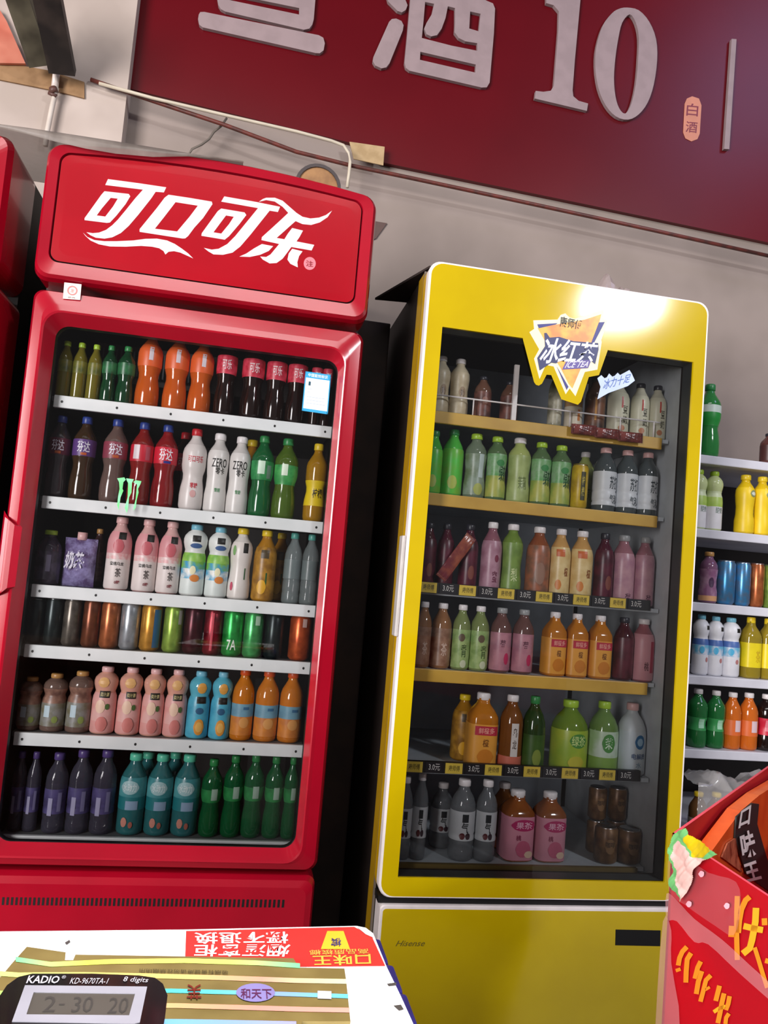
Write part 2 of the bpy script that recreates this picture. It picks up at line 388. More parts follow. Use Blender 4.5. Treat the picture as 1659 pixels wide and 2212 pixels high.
b.loft([rrect(X0, X1, h0, h1, .030, .094), rrect(X0, X1, h0, h1, .030, .02), rrect(X0 + .004, X1 - .004, h0 + .004, h1 - .004, .03, .004), rrect(X0 + .010, X1 - .010, h0 + .01, h1 - .008, .028, -.004),
        rrect(X0 + .030, X1 - .034, h0 + .040, h1 - .022, .022, .0018), rrect(X0 + .0315, X1 - .0355, h0 + .0415, h1 - .0235, .022, .010)], [RED], smooth=True)
arch(b)
hd = part(b, 'header', rc)
b = MB(); b.loft([rrect(X0 + .0315, X1 - .0355, h0 + .0415, h1 - .0235, .022, .0099), rrect(X0 + .034, X1 - .038, h0 + .044, h1 - .026, .02, .004)], [BLK])
b.loft([rrect(X0 + .034, X1 - .038, h0 + .044, h1 - .026, .02, .004), rrect(X0 + .05, X1 - .054, h0 + .06, h1 - .042, .02, .0035)], [REDP], cap_last=True)
arch(b)
pn = part(b, 'header_panel', hd)
YP = .0030
fp = lambda a, c: P(a, c, YP)
A = lambda p: zoom(170, 370, 5.925, p)
B = lambda p: zoom(420, 400, 5.352, p)
lg = MB()
def lgp(o, h=()): lg.poly(o, h, WHT, fp, 0.0007)
lgp(A([(375, 100), (750, 150), (1120, 205), (1090, 270), (985, 262), (930, 345), (760, 560), (640, 700), (540, 790), (430, 845), (330, 862), (220, 850), (150, 818), (100, 780), (180, 792), (260, 785), (350, 750), (430, 690), (500, 620), (600, 500), (720, 350), (822, 235), (340, 175)]))
lgp(A([(330, 255), (640, 290), (660, 320), (600, 420), (480, 570), (400, 655), (360, 660), (75, 625), (75, 600), (190, 440), (290, 300)]), [A([(410, 340), (500, 350), (440, 450), (340, 580), (230, 565), (300, 470)])])
lgp([(364.1, 420.6), (410, 427.5), (457.4, 435.5), (459, 441), (438.7, 471), (420, 491.6), (406.3, 510), (400, 515), (394.5, 515.2), (301.6, 500.8), (301.6, 494.9), (338.8, 449.3), (355.6, 427)], [A([(1240, 395), (1525, 440), (1420, 580), (1260, 770), (975, 735), (1090, 590)])])
lgp(A([(55, 785), (110, 840), (200, 880), (330, 895), (480, 895), (700, 885), (850, 865), (1000, 862), (1130, 885), (1230, 930), (1320, 990), (1400, 1050), (1465, 1115), (1400, 1085), (1300, 1040), (1220, 1022), (1150, 1030), (1110, 1065), (1085, 1020), (1030, 985), (940, 965), (800, 955), (600, 965), (400, 962), (260, 935), (150, 885), (90, 830)]))
lgp(B([(345, 130), (720, 195), (990, 250), (965, 310), (870, 295), (810, 370), (650, 570), (530, 710), (440, 780), (330, 805), (220, 800), (160, 765), (110, 725), (200, 745), (280, 735), (380, 680), (470, 590), (560, 480), (650, 370), (735, 265), (310, 190)]))
lgp(B([(310, 270), (580, 315), (600, 345), (520, 450), (400, 590), (350, 630), (80, 585), (85, 555), (190, 410), (270, 300)]), [B([(365, 350), (455, 365), (400, 450), (310, 560), (220, 545), (290, 450)])])
lgp(B([(745, 192), (790, 160), (830, 145), (930, 145), (1020, 180), (1100, 250), (1180, 320), (1250, 365), (1340, 385), (1440, 375), (1520, 345), (1590, 295), (1540, 370), (1450, 430), (1350, 460), (1250, 450), (1170, 415), (1130, 450), (1030, 540), (950, 610), (1040, 625), (1080, 560), (1130, 495), (1255, 525), (1215, 600), (1180, 650), (1385, 690), (1355, 755), (1120, 715), (1080, 770), (1020, 850), (950, 900), (870, 905), (790, 860), (760, 825), (830, 830), (880, 800), (930, 740), (980, 680), (775, 635), (780, 600), (880, 510), (1000, 400), (1085, 320), (1020, 250), (930, 190), (830, 172)]))
lgp(B([(780, 680), (910, 705), (860, 760), (760, 805), (640, 830), (520, 825), (600, 790), (690, 730)]))
lgp(B([(1130, 735), (1250, 765), (1210, 820), (1190, 890), (1195, 950), (1110, 910), (1075, 860), (1090, 790)]))
rp = B([(1333 + 70 * math.cos(a * math.pi / 10), 905 + 75 * math.sin(a * math.pi / 10)) for a in range(20)])
lg.poly(rp, [], C('#d97c86'), fp, 0.0006)
lg.text('注', [P(*p, YP - .0008) for p in B([(1290, 865), (1375, 880), (1372, 945), (1290, 935)])], C('#8a1020'), 0.01)
lo = lg.build('logo', hd); lo['label'] = 'white brand lettering with a flowing tail'

d0, d1 = 0.428, 1.690                                            # door
gx0, gx1, gz0, gz1 = -0.462, 0.180, 0.478, 1.613
b = MB()
b.loft([rrect(X0, X1, d0, d1, .022, .094), rrect(X0, X1, d0, d1, .022, .045), rrect(X0 + .004, X1 - .004, d0 + .004, d1 - .003, .022, .028), rrect(X0 + .011, X1 - .010, d0 + .010, d1 - .008, .024, .015),
        rrect(X0 + .031, X1 - .034, d0 + .024, d1 - .036, .034, .0075), rrect(gx0 - .024, gx1 + .014, gz0 - .024, gz1 + .026, .040, .004),
        rrect(gx0 - .020, gx1 + .011, gz0 - .020, gz1 + .022, .038, .0055), rrect(gx0, gx1, gz0, gz1, .030, .034), rrect(gx0 + .002, gx1 - .002, gz0 + .002, gz1 - .002, .030, .046)], [RED, RED, RED, RED, RED, RED, RED, BLK], smooth=True)
door = part(b, 'door', rc)
b = MB(); b.loft([rrect(gx0 - .004, gx1 + .004, gz0 - .004, gz1 + .004, .03, .0375)], [glass_mat('cooler_glass', (.97, .975, .98), .02, .012)], cap_last=True)
part(b, 'glass_pane', door)
b = MB(); hz0, hz1 = P(10, 1290, 0).z, P(10, 1112, 0).z           # scooped grip in the left stile
hm = mat('grip_red', '#b10d28', .3)
b.loft([[Vector(p) for p in l] for l in (
    [(X0 - .004, .03, hz0 - .01), (X0 - .004, .03, hz1 + .01), (X0 + .020, -.004, hz1 - .012), (X0 + .020, -.004, hz0 + .010)],
    [(X0 + .002, .02, hz0 + .004), (X0 + .002, .02, hz1 - .004), (X0 + .030, -.0045, hz1 - .02), (X0 + .030, -.0045, hz0 + .02)],
    [(X0 + .030, .012, hz0 + .012), (X0 + .030, .012, hz1 - .012), (X0 + .044, .003, hz1 - .024), (X0 + .044, .003, hz0 + .024)])], [RED, hm], cap_last=True)
part(b, 'handle', door)
yg = .0368
b = MB()
for q in ([(1235, 650), (1310, 640), (1325, 665), (1300, 690), (1290, 760), (1300, 780), (1270, 850), (1250, 985), (1235, 930), (1245, 840), (1260, 760), (1255, 690)],
          [(1330, 650), (1410, 660), (1390, 700), (1385, 800), (1360, 850), (1350, 960), (1335, 1015), (1315, 960), (1345, 850), (1350, 700), (1335, 670)],
          [(1405, 690), (1430, 670), (1490, 680), (1480, 710), (1455, 760), (1460, 800), (1440, 880), (1430, 960), (1405, 990), (1410, 950), (1430, 870), (1440, 760), (1445, 715)]):
    b.poly(zoom(0, 900, 4.879, q), [], mat('claw_green', '#7fe6a0', .4, c2='#5fd070', scale=30), lambda a, c: P(a, c, yg), 0.0005)
part(b, 'claw_sticker', door, 'green three-stroke claw sticker')
b = MB(); q = [(660, 802), (715, 810), (708, 895), (652, 887)]
def qi(q, u, v): return tuple((q[0][k] * (1 - u) + q[1][k] * u) * (1 - v) + (q[3][k] * (1 - u) + q[2][k] * u) * v for k in (0, 1))
def rectq(b, q, u0, v0, u1, v1, m, Y, t=0.0003): b.poly([qi(q, u0, v0), qi(q, u1, v0), qi(q, u1, v1), qi(q, u0, v1)], [], m, lambda a, c: P(a, c, Y), t)
rectq(b, q, 0, 0, 1, 1, C('#f2f2f6'), yg); rectq(b, q, 0, 0, 1, .15, C('#2f9fd0'), yg - .0004); rectq(b, q, 0, .93, 1, 1, C('#2f9fd0'), yg - .0004)
rectq(b, q, 0, 0, .04, 1, C('#2f9fd0'), yg - .0004); rectq(b, q, .96, 0, 1, 1, C('#2f9fd0'), yg - .0004)
b.text('中国能效标识', [P(*qi(q, u, v), yg - .0008) for u, v in ((.12, .03), (.88, .03), (.88, .12), (.12, .12))], C('#e8f4ff'), .01)
b.text('1', [P(*qi(q, u, v), yg - .0008) for u, v in ((.16, .24), (.24, .24), (.24, .34), (.16, .34))], C('#205060'), .01)
for v, u1 in ((.42, .3), (.5, .26), (.62, .86), (.70, .8), (.78, .86)): rectq(b, q, .14, v, u1, v + .012, C('#a9bcc8'), yg - .0004)
part(b, 'energy_label', door, 'white and blue energy label stuck on the glass')
b = MB(); q = [(139, 610), (176, 614), (173, 648), (136, 645)]; rectq(b, q, 0, 0, 1, 1, C('#efe3da'), .0085, .0004)
b.poly([qi(q, .5 + .3 * math.cos(a * math.pi / 10), .45 + .3 * math.sin(a * math.pi / 10)) for a in range(20)], [[qi(q, .5 + .22 * math.cos(a * math.pi / 10), .45 + .22 * math.sin(a * math.pi / 10)) for a in range(20)]], C('#cf7d78'), lambda a, c: P(a, c, .0078))
b.text('龙', [P(*qi(q, u, v), .0078) for u, v in ((.38, .33), (.62, .33), (.62, .58), (.38, .58))], C('#cf7d78'))
b.text('防伪', [P(*qi(q, u, v), .0078) for u, v in ((.3, .84), (.7, .84), (.7, .94), (.3, .94))], C('#3a2020'))
part(b, 'square_sticker', door, 'small cream square sticker above the glass')
b = MB()                                                         # plinth with its air slots
p0, p1 = .05, .425
b.loft([rrect(X0, X1 - .004, p0, p1 - .004, .02, .094), rrect(X0, X1 - .004, p0, p1 - .004, .02, .03), rrect(X0 + .006, X1 - .01, p0 + .006, p1 - .010, .02, .012), rrect(X0 + .02, X1 - .024, p0 + .02, p1 - .024, .02, .006)], [RED], cap_last=True, smooth=False)
pb = part(b, 'plinth', rc)
b = MB()
for i in range(64):
    x = 5 + i * 9.6; y = 1938 + 5.5 * (i / 63); z_ = P(x, y, .005)
    b.poly([(x, y), (x + 5, y), (x + 3.4, y + 17), (x - 1.6, y + 17)], [], BLK, lambda a, c: P(a, c, .0054), 0)
part(b, 'vent_slots', pb, 'row of dark slanted vent slots')
b = MB()                                                         # evaporator grille
for i in range(26): x = -.42 + i * .011; b.box((x, .30, 1.575), (x + .004, .33, 1.64), mat('grille_grey', '#7f8890', .4))
b.box((-.43, .33, 1.56), (.16, .38, 1.66), LIN); part(b, 'evaporator_grille', rc)
RZ = [1.459, 1.227, 1.027, .893, .700, .478]
SCR = [(127, 383, 610), ]
for i, z in enumerate(RZ):
    b = MB(); b.box((X0 + .055, .078, z - .010), (X1 - .055, .60, z), mat('shelf_plate', '#6f7374', .45)); sh = part(b, 'shelf', rc)
    b = MB(); b.bbox((-.458, .066, z - .027), (.186, .077, z + .0015), ALU, .002)
    for k in range(6): x = -.44 + k * .121; b.poly([(x + .0028 * math.cos(a), z - .013 + .0032 * math.sin(a)) for a in [j * math.pi / 4 for j in range(8)]], [], BLK, lambda u, v: (u, .0655, v))
    part(b, 'shelf_rail', sh)

# ------------------------------------------------------------------ drink designs
white, offw = C('#e9e4e2'), C('#d8d0c4'); black, red, dgreen = C('#17150f'), C('#c21630'), C('#1f5a2a')
CAPS = {k: mat('cap_' + k, h, .35) for k, h in dict(white='#ece6e6', red='#c8202c', blue='#2a3f8c', lblue='#7cc3da', green='#2f8a4a', mint='#63d3b0', yellow='#f0cf2a', orange='#e05a26', lime='#a9cf3a', dark='#2a2a33', pink='#e6b6b4', tan='#b98a50', purple='#55427e', teal='#54a79a', grey='#9d9fa0').items()}
def T(st, u, f, wu, hf, m): return ('text', st, u, f, wu, hf, m)
def Rc(u, f, wu, hf, m): return ('rect', u, f, wu, hf, m)
def Ov(u, f, wu, hf, m): return ('oval', u, f, wu, hf, m)
design('olive', 'round', LQ('#6c6420'), CAPS['lime'], [(.45, .66, CM('7f7a2a', '4f5a20', 50))], [], 'olive yellow soft drink bottle')
design('dkgreen', 'contour', LQ('#123d22'), CAPS['green'], [(.5, .7, CM('2f7c48', '1d4d30', 50))], [], 'dark green soda bottle')
design('orange_soda', 'contour', LQ('#c0561a'), CAPS['orange'], [(.52, .80, C('#e2622a'))], [Rc(.2, .68, .34, .17, C('#d9cfd6'))], 'orange soda bottle with orange label')
design('cola', 'contour', LQ('#1d0d09'), CAPS['red'], [(.50, .72, CM('d84258', 'b81c34', 60))], [T('可乐', .1, .61, .9, .12, C('#efd6d8'))], 'dark cola bottle with red label')
for k, liq, lab, n_ in (('fan_grape', '#3a3438', '#5e1f35', 'smoky soda bottle with wine red label'), ('fan_purple', '#3a2818', '#5b3a7c', 'brown soda bottle with purple label'), ('fan_mauve', '#65504a', '#8c3a4c', 'greyish brown soda bottle with crimson label')):
    design(k, 'contour', LQ(liq), CAPS['blue'], [(.52, .72, C(lab))], [T('芬达', .15, .63, 1.1, .13, C('#e4e0ec')), Rc(.2, .545, .5, .03, C('#b9582a'))], n_)
design('fan_red_side', 'contour', LQ('#7e1c1a'), CAPS['blue'], [(.52, .72, C('#c81e34'))], [Rc(-.45, .63, .55, .17, C('#ddd0d4')), Rc(.55, .62, .4, .16, C('#b6505f'))], 'red soda bottle with pale patch on label')
design('fan_red', 'contour', LQ('#84181c'), CAPS['blue'], [(.52, .72, C('#d01a34'))], [T('芬达', .1, .63, 1.15, .14, C('#f0ecf4')), Rc(.25, .54, .6, .03, C('#2a2f80'))], 'red soda bottle with white lettered label')
design('white_red', 'contour', LQ('#d8cfcb'), CAPS['red'], [(.03, .80, C('#dcd4d0', .3))], [T('可口可乐', .2, .62, 1.3, .08, red), T('零糖', .2, .30, .6, .07, red), Ov(.2, .20, .5, .09, C('#d9a7a4'))], 'white bottle with red lettering')
design('white_black', 'waist', LQ('#cfcac6'), CAPS['white'], [(.03, .78, C('#dcd8d4', .3))], [T('ZERO', .1, .62, 1.4, .11, black), T('零卡', .2, .52, .8, .09, black), T('雪碧', .1, .28, .5, .05, C('#3a8a50'))], 'white bottle with bold black lettering')
design('sprite', 'contour', LQ('#145c30'), CAPS['green'], [(.45, .68, CM('3a9a58', '1f7a3e', 40))], [Rc(-.15, .60, .6, .16, C('#cfe8d2')), Rc(.55, .55, .4, .16, C('#6c8a78'))], 'green soda bottle with pale label')
design('sprite_lemon', 'contour', LQ('#4a6420'), CAPS['green'], [(.42, .66, CM('4fae5a', '2f8a46', 40))], [Rc(-.1, .6, .5, .14, C('#dcecd4'))], 'yellowish green soda bottle with green label')
design('yellow_soda', 'contour', LQ('#a87a14'), CAPS['yellow'], [(.20, .52, C('#f2d21c'))], [T('柠檬', .2, .36, .9, .12, black)], 'yellow soda bottle with bright yellow label')
design('lidded_tub', 'round', LQ('#3b3342', .9), CAPS['lime'], [(.1, .62, CM('4a4258', '2c2634', 40))], [Rc(.2, .4, .35, .3, C('#6f6a80'))], 'smoky purple bottle with pale lime cap')
design('tan_cap', 'round', LQ('#4a3030'), CAPS['tan'], [(.1, .6, CM('7a5a54', '4a3438', 40))], [], 'brown bottle with tan cap')
design('peach_tea', 'round', LQ('#d6a8a4'), CAPS['pink'], [(.02, .42, C('#e2d6d2')), (.42, .50, CM('e6cfcc', 'e0a3a4', 80)), (.50, .80, C('#dd9a9e'))], [Rc(.35, .74, .62, .10, black), Ov(.1, .60, .9, .19, C('#c9616a')), T('蜜桃乌龙', .1, .36, 1.1, .05, black), T('茶', .25, .24, .45, .12, C('#5a5250')), T('0糖', .25, .11, .4, .05, C('#8a3038'))], 'pink and white peach tea bottle')
design('yogurt', 'bulb', LQ('#d6d8d4'), CAPS['lblue'], [(.03, .24, C('#dce4e0')), (.24, .38, CM('e7e9e4', '58a8cc', 50)), (.38, .48, CM('3f9fd0', '7fba4c', 40)), (.48, .60, CM('7cb84c', '9fcf60', 50)), (.60, .92, C('#e3e6e2'))], [Rc(.15, .80, .7, .09, black), Ov(.15, .70, 1.0, .07, C('#3f5f92')), Ov(.05, .36, .5, .12, C('#efe9c0')), Ov(.25, .25, .8, .10, C('#d9843c'))], 'white fruit bottle with light blue cap')
design('white_yellowcap', 'waist', LQ('#d8d2cc'), CAPS['yellow'], [(.03, .80, C('#e2dad4', .3))], [Rc(.45, .72, .45, .14, black), Ov(-.6, .68, .35, .14, C('#7fae6a')), Rc(.5, .36, .1, .16, dgreen), Ov(-.6, .18, .3, .12, C('#c9506a'))], 'white bottle with yellow cap')
design('amber', 'round', LQ('#a8741e'), CAPS['yellow'], [(.03, .76, CM('b8862a', '8a5f1c', 40))], [Rc(0, .66, .7, .12, C('#4a3a1c')), Rc(.25, .32, .12, .16, dgreen), Ov(-.1, .2, .8, .2, C('#e0a820'))], 'amber yellow juice bottle')
design('clear', 'ribbed', LQ('#8f9a9a', .45), CAPS['teal'], [(.35, .62, mat('clear_label', '#7d8a8a', .3, alpha=.7))], [], 'clear water bottle with teal cap')
def can(key, c1, c2, noun, dec=(), sc=40): design(key, 'can', mat('can_%s_%s' % (c1, c2), '#' + c1, .28, c2='#' + c2, scale=sc, metal=.55), None, [], list(dec), noun, 'can', kind='drink_can')
can('can_dark', '26302f', '1a2024', 'dark can behind the glass glare'); can('can_grey', '6c655c', '4a443e', 'grey brown can')
can('can_brown', '7a4228', '5c2f1c', 'dark copper can'); can('can_copper', 'b8683c', '93502c', 'bright copper can')
can('can_silver', 'a9adb2', '8c9298', 'silver can'); can('can_gold', 'd59a3c', 'b87f2c', 'gold and blue can', [Rc(.75, .48, .8, .8, C('#2c5f86'))])
can('can_lime', '9fc052', '7f9e40', 'lime green can', [Rc(.75, .75, .4, .3, C('#9c9c90'))]); can('can_maroon', '4a1620', '340e16', 'dark maroon can')
can('can_red', '8c1a2a', '5e101c', 'dark red can', [Rc(-.1, .5, .25, .8, C('#c84050'))])
can('can_green', '2fb04e', '1f8a3a', 'bright green can with white lettering', [T('7A', 0, .25, .9, .22, C('#dceadc'))]); can('can_green_plain', '52b868', '3a9450', 'light green can', [Rc(.3, .8, .5, .2, C('#a8c8ac'))])
can('can_orange', 'd8602c', 'b44a20', 'orange can', [Rc(.3, .82, .4, .18, C('#c9a8a0'))])
design('wrapped', 'bulb', LQ('#7a6258', .75), CAPS['tan'], [(.1, .5, CM('8a8a86', '6f6a52', 40)), (.5, .75, CM('a07a68', '6a4a40', 40))], [Rc(-.3, .36, .5, .2, C('#b9cdd6')), Ov(.4, .22, .5, .12, C('#8a9a50'))], 'smoky pinkish juice bottle')
design('peach_juice', 'bulb', LQ('#dba18e'), CAPS['pink'], [(.03, .20, C('#e0a09a')), (.20, .45, CM('e3b0aa', 'dd9a94', 30)), (.45, .62, C('#e0a6a0'))], [Rc(.15, .60, .85, .10, black), T('美汁源', .15, .60, .7, .06, C('#d8c88a')), Ov(0, .78, .9, .15, C('#e2b070')), Ov(-.1, .42, .8, .2, C('#ecc8ae')), Ov(.45, .42, .35, .09, C('#4f6a38')), Ov(.1, .16, .9, .22, C('#d67f78'))], 'pink peach juice bottle')
design('orange_blue', 'bulb', LQ('#5cb3c8'), CAPS['lblue'], [(.03, .62, CM('54b2cc', '419ab8', 30))], [Rc(.2, .58, .85, .10, black), Ov(.15, .76, .85, .16, C('#e0a24a')), Ov(.1, .42, .7, .1, C('#2c5c80')), Ov(.15, .18, .9, .24, C('#e39a3c')), Ov(.15, .18, .6, .15, C('#efbb62'))], 'sky blue juice bottle')
design('orange_juice', 'round', LQ('#c8741e'), CAPS['orange'], [(.08, .34, CM('dc8a34', 'c87a3a', 40)), (.34, .52, CM('78a8bc', '6a94a8', 30))], [Ov(.2, .26, .9, .15, C('#e0a05a')), Rc(.3, .46, .5, .04, C('#3f6f94'))], 'orange juice bottle with blue band')
design('violet', 'ribbed', LQ('#4a4856', .6), CAPS['purple'], [(.25, .56, CM('544c7c', '3a3656', 30))], [Rc(-.3, .34, .4, .22, C('#9c98b8')), Rc(.5, .40, .35, .24, C('#7c769c'))], 'clear water bottle with violet label')
design('teal_water', 'round', LQ('#2f6f72', .92), CAPS['mint'], [(.32, .48, C('#1f7a80')), (.48, .72, CM('2f7f86', '5aa6aa', 20))], [Ov(-.1, .60, 1.4, .17, C('#a9cdd0')), T('水动力', -.1, .60, 1.0, .1, C('#e6f2f2')), Rc(.15, .38, .9, .11, C('#8fa9c4')), Ov(-.3, .17, .45, .12, C('#d08a78')), Ov(.2, .14, .3, .08, C('#b86a5a'))], 'teal water bottle with mint cap')
design('sprite_big', 'contour', LQ('#0f5a30', .93), CAPS['green'], [(.45, .62, CM('2f8f4c', '1c6a36', 30))], [Rc(.25, .56, .6, .15, C('#a9c4b2'))], 'deep green soda bottle')
# yellow cooler
design('milk_cream', 'waist', LQ('#c9bca0'), CAPS['white'], [(.03, .75, CM('c8bb9e', 'b5a588', 40))], [Ov(.2, .4, .7, .2, C('#a08a70')), T('奶', .2, .4, .4, .14, C('#5a4638'))], 'cream milk tea bottle')
design('choc', 'round', LQ('#6a4a3c'), CAPS['dark'], [(.05, .62, CM('7a4c42', '4c302a', 40))], [Ov(.1, .4, .7, .2, C('#94685a'))], 'small chocolate brown bottle')
design('pale_slim', 'round', LQ('#9c9a84'), CAPS['white'], [(.05, .6, CM('c0baa4', '8a8672', 40))], [], 'pale slim milk bottle')
design('tan_milk', 'round', LQ('#b8946a'), CAPS['tan'], [(.05, .4, C('#d8cdb8'))], [Rc(.3, .25, .3, .2, C('#c87a3c'))], 'tan milk bottle')
design('brown_tall', 'round', LQ('#4a342a'), CAPS['dark'], [(.05, .62, CM('7a523c', '3a2a22', 20))], [Rc(-.3, .4, .2, .4, C('#c08a4a'))], 'dark brown coffee bottle')
design('soy', 'round', LQ('#c8c4ae'), CAPS['dark'], [(.03, .76, C('#cfccb4', .35))], [Rc(-.1, .58, .16, .2, C('#b8392c')), T('豆', .2, .45, .5, .14, C('#4c4a3a')), T('奶', .2, .27, .5, .14, C('#4c4a3a')), Ov(-.1, .12, .6, .1, C('#b87a58'))], 'pale white bottle with red stroke')
design('green_bright', 'round', LQ('#4fb246'), CAPS['green'], [(.03, .70, CM('52c044', '6fae3c', 30))], [Ov(-.2, .2, .9, .2, C('#a8b850'))], 'bright green tea bottle')
design('jasmine', 'waist', LQ('#6c7a66'), CAPS['lime'], [(.05, .68, CM('8c9c8c', '6a7a5a', 30))], [Rc(.3, .5, .5, .36, C('#b8c8c4')), Ov(.1, .14, .9, .18, C('#a8b05a'))], 'grey green tea bottle')
design('green_tea', 'waist', LQ('#56704a'), CAPS['lime'], [(.05, .38, CM('b0b256', '8aa04a', 30)), (.38, .72, CM('5a9c52', '8fb08a', 40))], [T('绿茶', .4, .42, .8, .24, C('#1e4a28')), Ov(.1, .58, .8, .1, C('#3f8a4c'))], 'lime green tea bottle')
design('pear_pale', 'waist', LQ('#a5b26a'), CAPS['white'], [(.03, .72, CM('a8b878', '95a464', 30))], [T('茉莉', .1, .3, .7, .2, C('#6a7a44'))], 'pale green tea bottle, white cap')
design('lemon_can', 'can', mat('lemon_can', '#c8a824', .35, c2='#a98a1c', scale=30), None, [], [Rc(0, .5, .55, .62, C('#3a3a20')), T('柠', 0, .62, .35, .2, C('#b8a848')), T('檬', 0, .38, .35, .2, C('#b8a848'))], 'yellow can with dark upright panel', 'can', kind='drink_can')
design('white_label', 'ribbed', LQ('#50585a', .85), CAPS['pink'], [(.10, .62, C('#d2d6da'))], [T('苏打', .4, .45, .9, .2, C('#2f3a40')), T('气泡', .4, .2, .8, .14, C('#4f5a5f'))], 'clear bottle with white label')
design('plum', 'round', LQ('#4c1a2c'), CAPS['dark'], [(.03, .76, CM('5c2032', '38141f', 30))], [Ov(.1, .3, .7, .2, C('#7a4238'))], 'dark plum bottle')
design('mauve', 'round', LQ('#8c5a68'), CAPS['white'], [(.03, .74, CM('b48a9a', '9a6a7c', 30))], [T('蜜', .2, .25, .5, .16, C('#6a2c44')), Ov(.3, .5, .4, .1, C('#7c3048'))], 'mauve pink bottle with white cap')
design('pear_green', 'waist', LQ('#6f8a3c'), CAPS['white'], [(.03, .74, CM('7c9a4a', '65823c', 30))], [T('梨', .1, .3, .6, .18, C('#c8d49a'))], 'leaf green bottle with white cap')
design('tea_copper', 'round', LQ('#8a4c30'), CAPS['white'], [(.03, .74, CM('a8664a', '7e5a48', 40))], [Ov(-.1, .35, .9, .3, C('#94705e'))], 'copper brown tea bottle')
design('cream_orange', 'round', LQ('#c89a5c'), CAPS['white'], [(.03, .74, CM('e0c890', 'd0b072', 30))], [Rc(-.3, .66, .8, .1, C('#c8642c')), Ov(-.4, .22, .6, .14, C('#d07f38')), T('橙', .3, .4, .4, .12, C('#8a4c24'))], 'cream and orange bottle')
design('pink_wide', 'round', LQ('#9c6a74'), CAPS['grey'], [(.03, .74, CM('bb8f98', 'a8788a', 30))], [T('莓', .1, .12, .5, .12, C('#4f2c3c'))], 'dusty pink bottle')
design('tan_tea', 'round', LQ('#8a6040'), CAPS['white'], [(.05, .62, CM('9c7a64', '7c5844', 40))], [T('茶', .1, .3, .6, .2, C('#c8b0a0'))], 'tan tea bottle')
design('green_print', 'round', LQ('#7c8a54', .95), CAPS['white'], [(.04, .62, CM('a0b878', '7c9a5a', 40))], [Ov(-.1, .5, .7, .12, C('#5a4a34')), T('青', .2, .3, .6, .2, C('#3f5a30')), Ov(.2, .1, .7, .12, C('#c8d0b0'))], 'pale green printed bottle')
design('rose_print', 'round', LQ('#6a4a46', .95), CAPS['grey'], [(.04, .62, CM('b8808c', '9c6a7a', 30))], [Ov(.3, .22, .5, .18, C('#b8305a')), T('莓', -.1, .44, .5, .14, C('#5c3040'))], 'rose pink printed bottle')
design('orange_red', 'square', LQ('#b8701e'), CAPS['white'], [(.04, .60, C('#dd9a3c'))], [Rc(.1, .52, 1.4, .12, C('#b82c40')), T('鲜橙多', .1, .52, 1.0, .08, C('#e6a090')), Ov(.1, .18, 1.0, .2, C('#c87a24')), T('橙', .1, .36, .4, .1, C('#7a4a1c'))], 'orange juice bottle with red label', power=4.0)
design('dark_rose', 'round', LQ('#43161f'), CAPS['dark'], [(.04, .68, CM('5c2430', '3c141c', 30))], [], 'dark rose bottle')
design('pink_red', 'round', LQ('#a06068'), CAPS['white'], [(.03, .76, C('#cf929a'))], [Rc(.5, .40, .5, .5, C('#a82c48')), T('桃', -.1, .25, .4, .14, C('#4a1c28'))], 'pink bottle with crimson side panel')
design('amber_white', 'round', LQ('#7a4820', .92), CAPS['white'], [(.04, .2, C('#c86c58'))], [Rc(.1, .42, .62, .44, C('#cfc8c2')), T('乌', .1, .52, .36, .12, C('#4a3a30')), T('龙', .1, .36, .36, .12, C('#4a3a30'))], 'amber tea bottle with white upright label')
design('forest', 'jug', LQ('#26401c', .95), CAPS['green'], [(.05, .5, CM('3c5c24', '2c4a1c', 20))], [Ov(.1, .2, .8, .22, C('#7c8c3c'))], 'dark forest green jug')
design('lime_jug', 'jug', LQ('#6c8a2a', .95), CAPS['lime'], [(.04, .60, CM('93b036', 'a8b838', 20))], [Ov(.2, .46, 1.0, .2, C('#4c8a3a')), T('绿茶', .2, .46, .8, .14, C('#c8dc8a')), Ov(.1, .16, .9, .18, C('#c0b83c'))], 'large lime green tea jug')
design('jasmine_jug', 'jug', LQ('#6a8a48', .95), CAPS['lime'], [(.04, .24, C('#7ca04a')), (.24, .60, CM('c0cfc0', '9cba8c', 20))], [Ov(0, .44, .9, .26, C('#4c8a44')), T('茉', 0, .44, .5, .16, C('#d8e6d0'))], 'large white and green tea jug')
design('white_blue', 'jug', C('#c0c8cc', .35), CAPS['pink'], [(.04, .62, C('#c2ccd2'))], [Ov(.25, .48, .75, .2, C('#2f6c9c')), Ov(.25, .48, .45, .11, C('#9cc0d8')), T('电解质', .2, .28, 1.0, .08, C('#2a4c78')), T('水', .2, .16, .4, .08, C('#7a94a8'))], 'large white bottle with blue emblem')
design('clear_mark', 'ribbed', LQ('#787c80', .6), CAPS['white'], [(.26, .62, C('#bcbfc2'))], [Rc(0, .54, .5, .1, C('#23282c')), T('气', 0, .42, .55, .14, C('#23282c')), Ov(-.2, .32, .45, .08, C('#5c2c30')), Ov(.25, .32, .4, .08, C('#3a2c34'))], 'clear bottle with black marked label')
design('pink_carton', 'square', LQ('#8a4c24', .95), CAPS['white'], [(.03, .66, C('#d08a9c'))], [Ov(.1, .54, 1.5, .17, C('#b02860')), T('果茶', .1, .54, 1.0, .1, C('#e6b0c4')), Ov(.1, .2, .9, .24, C('#c05a78')), Ov(.45, .12, .5, .1, C('#e0c0a8')), T('桃', -.2, .36, .3, .08, C('#8a2c50'))], 'square pink fruit tea bottle', power=4.0)
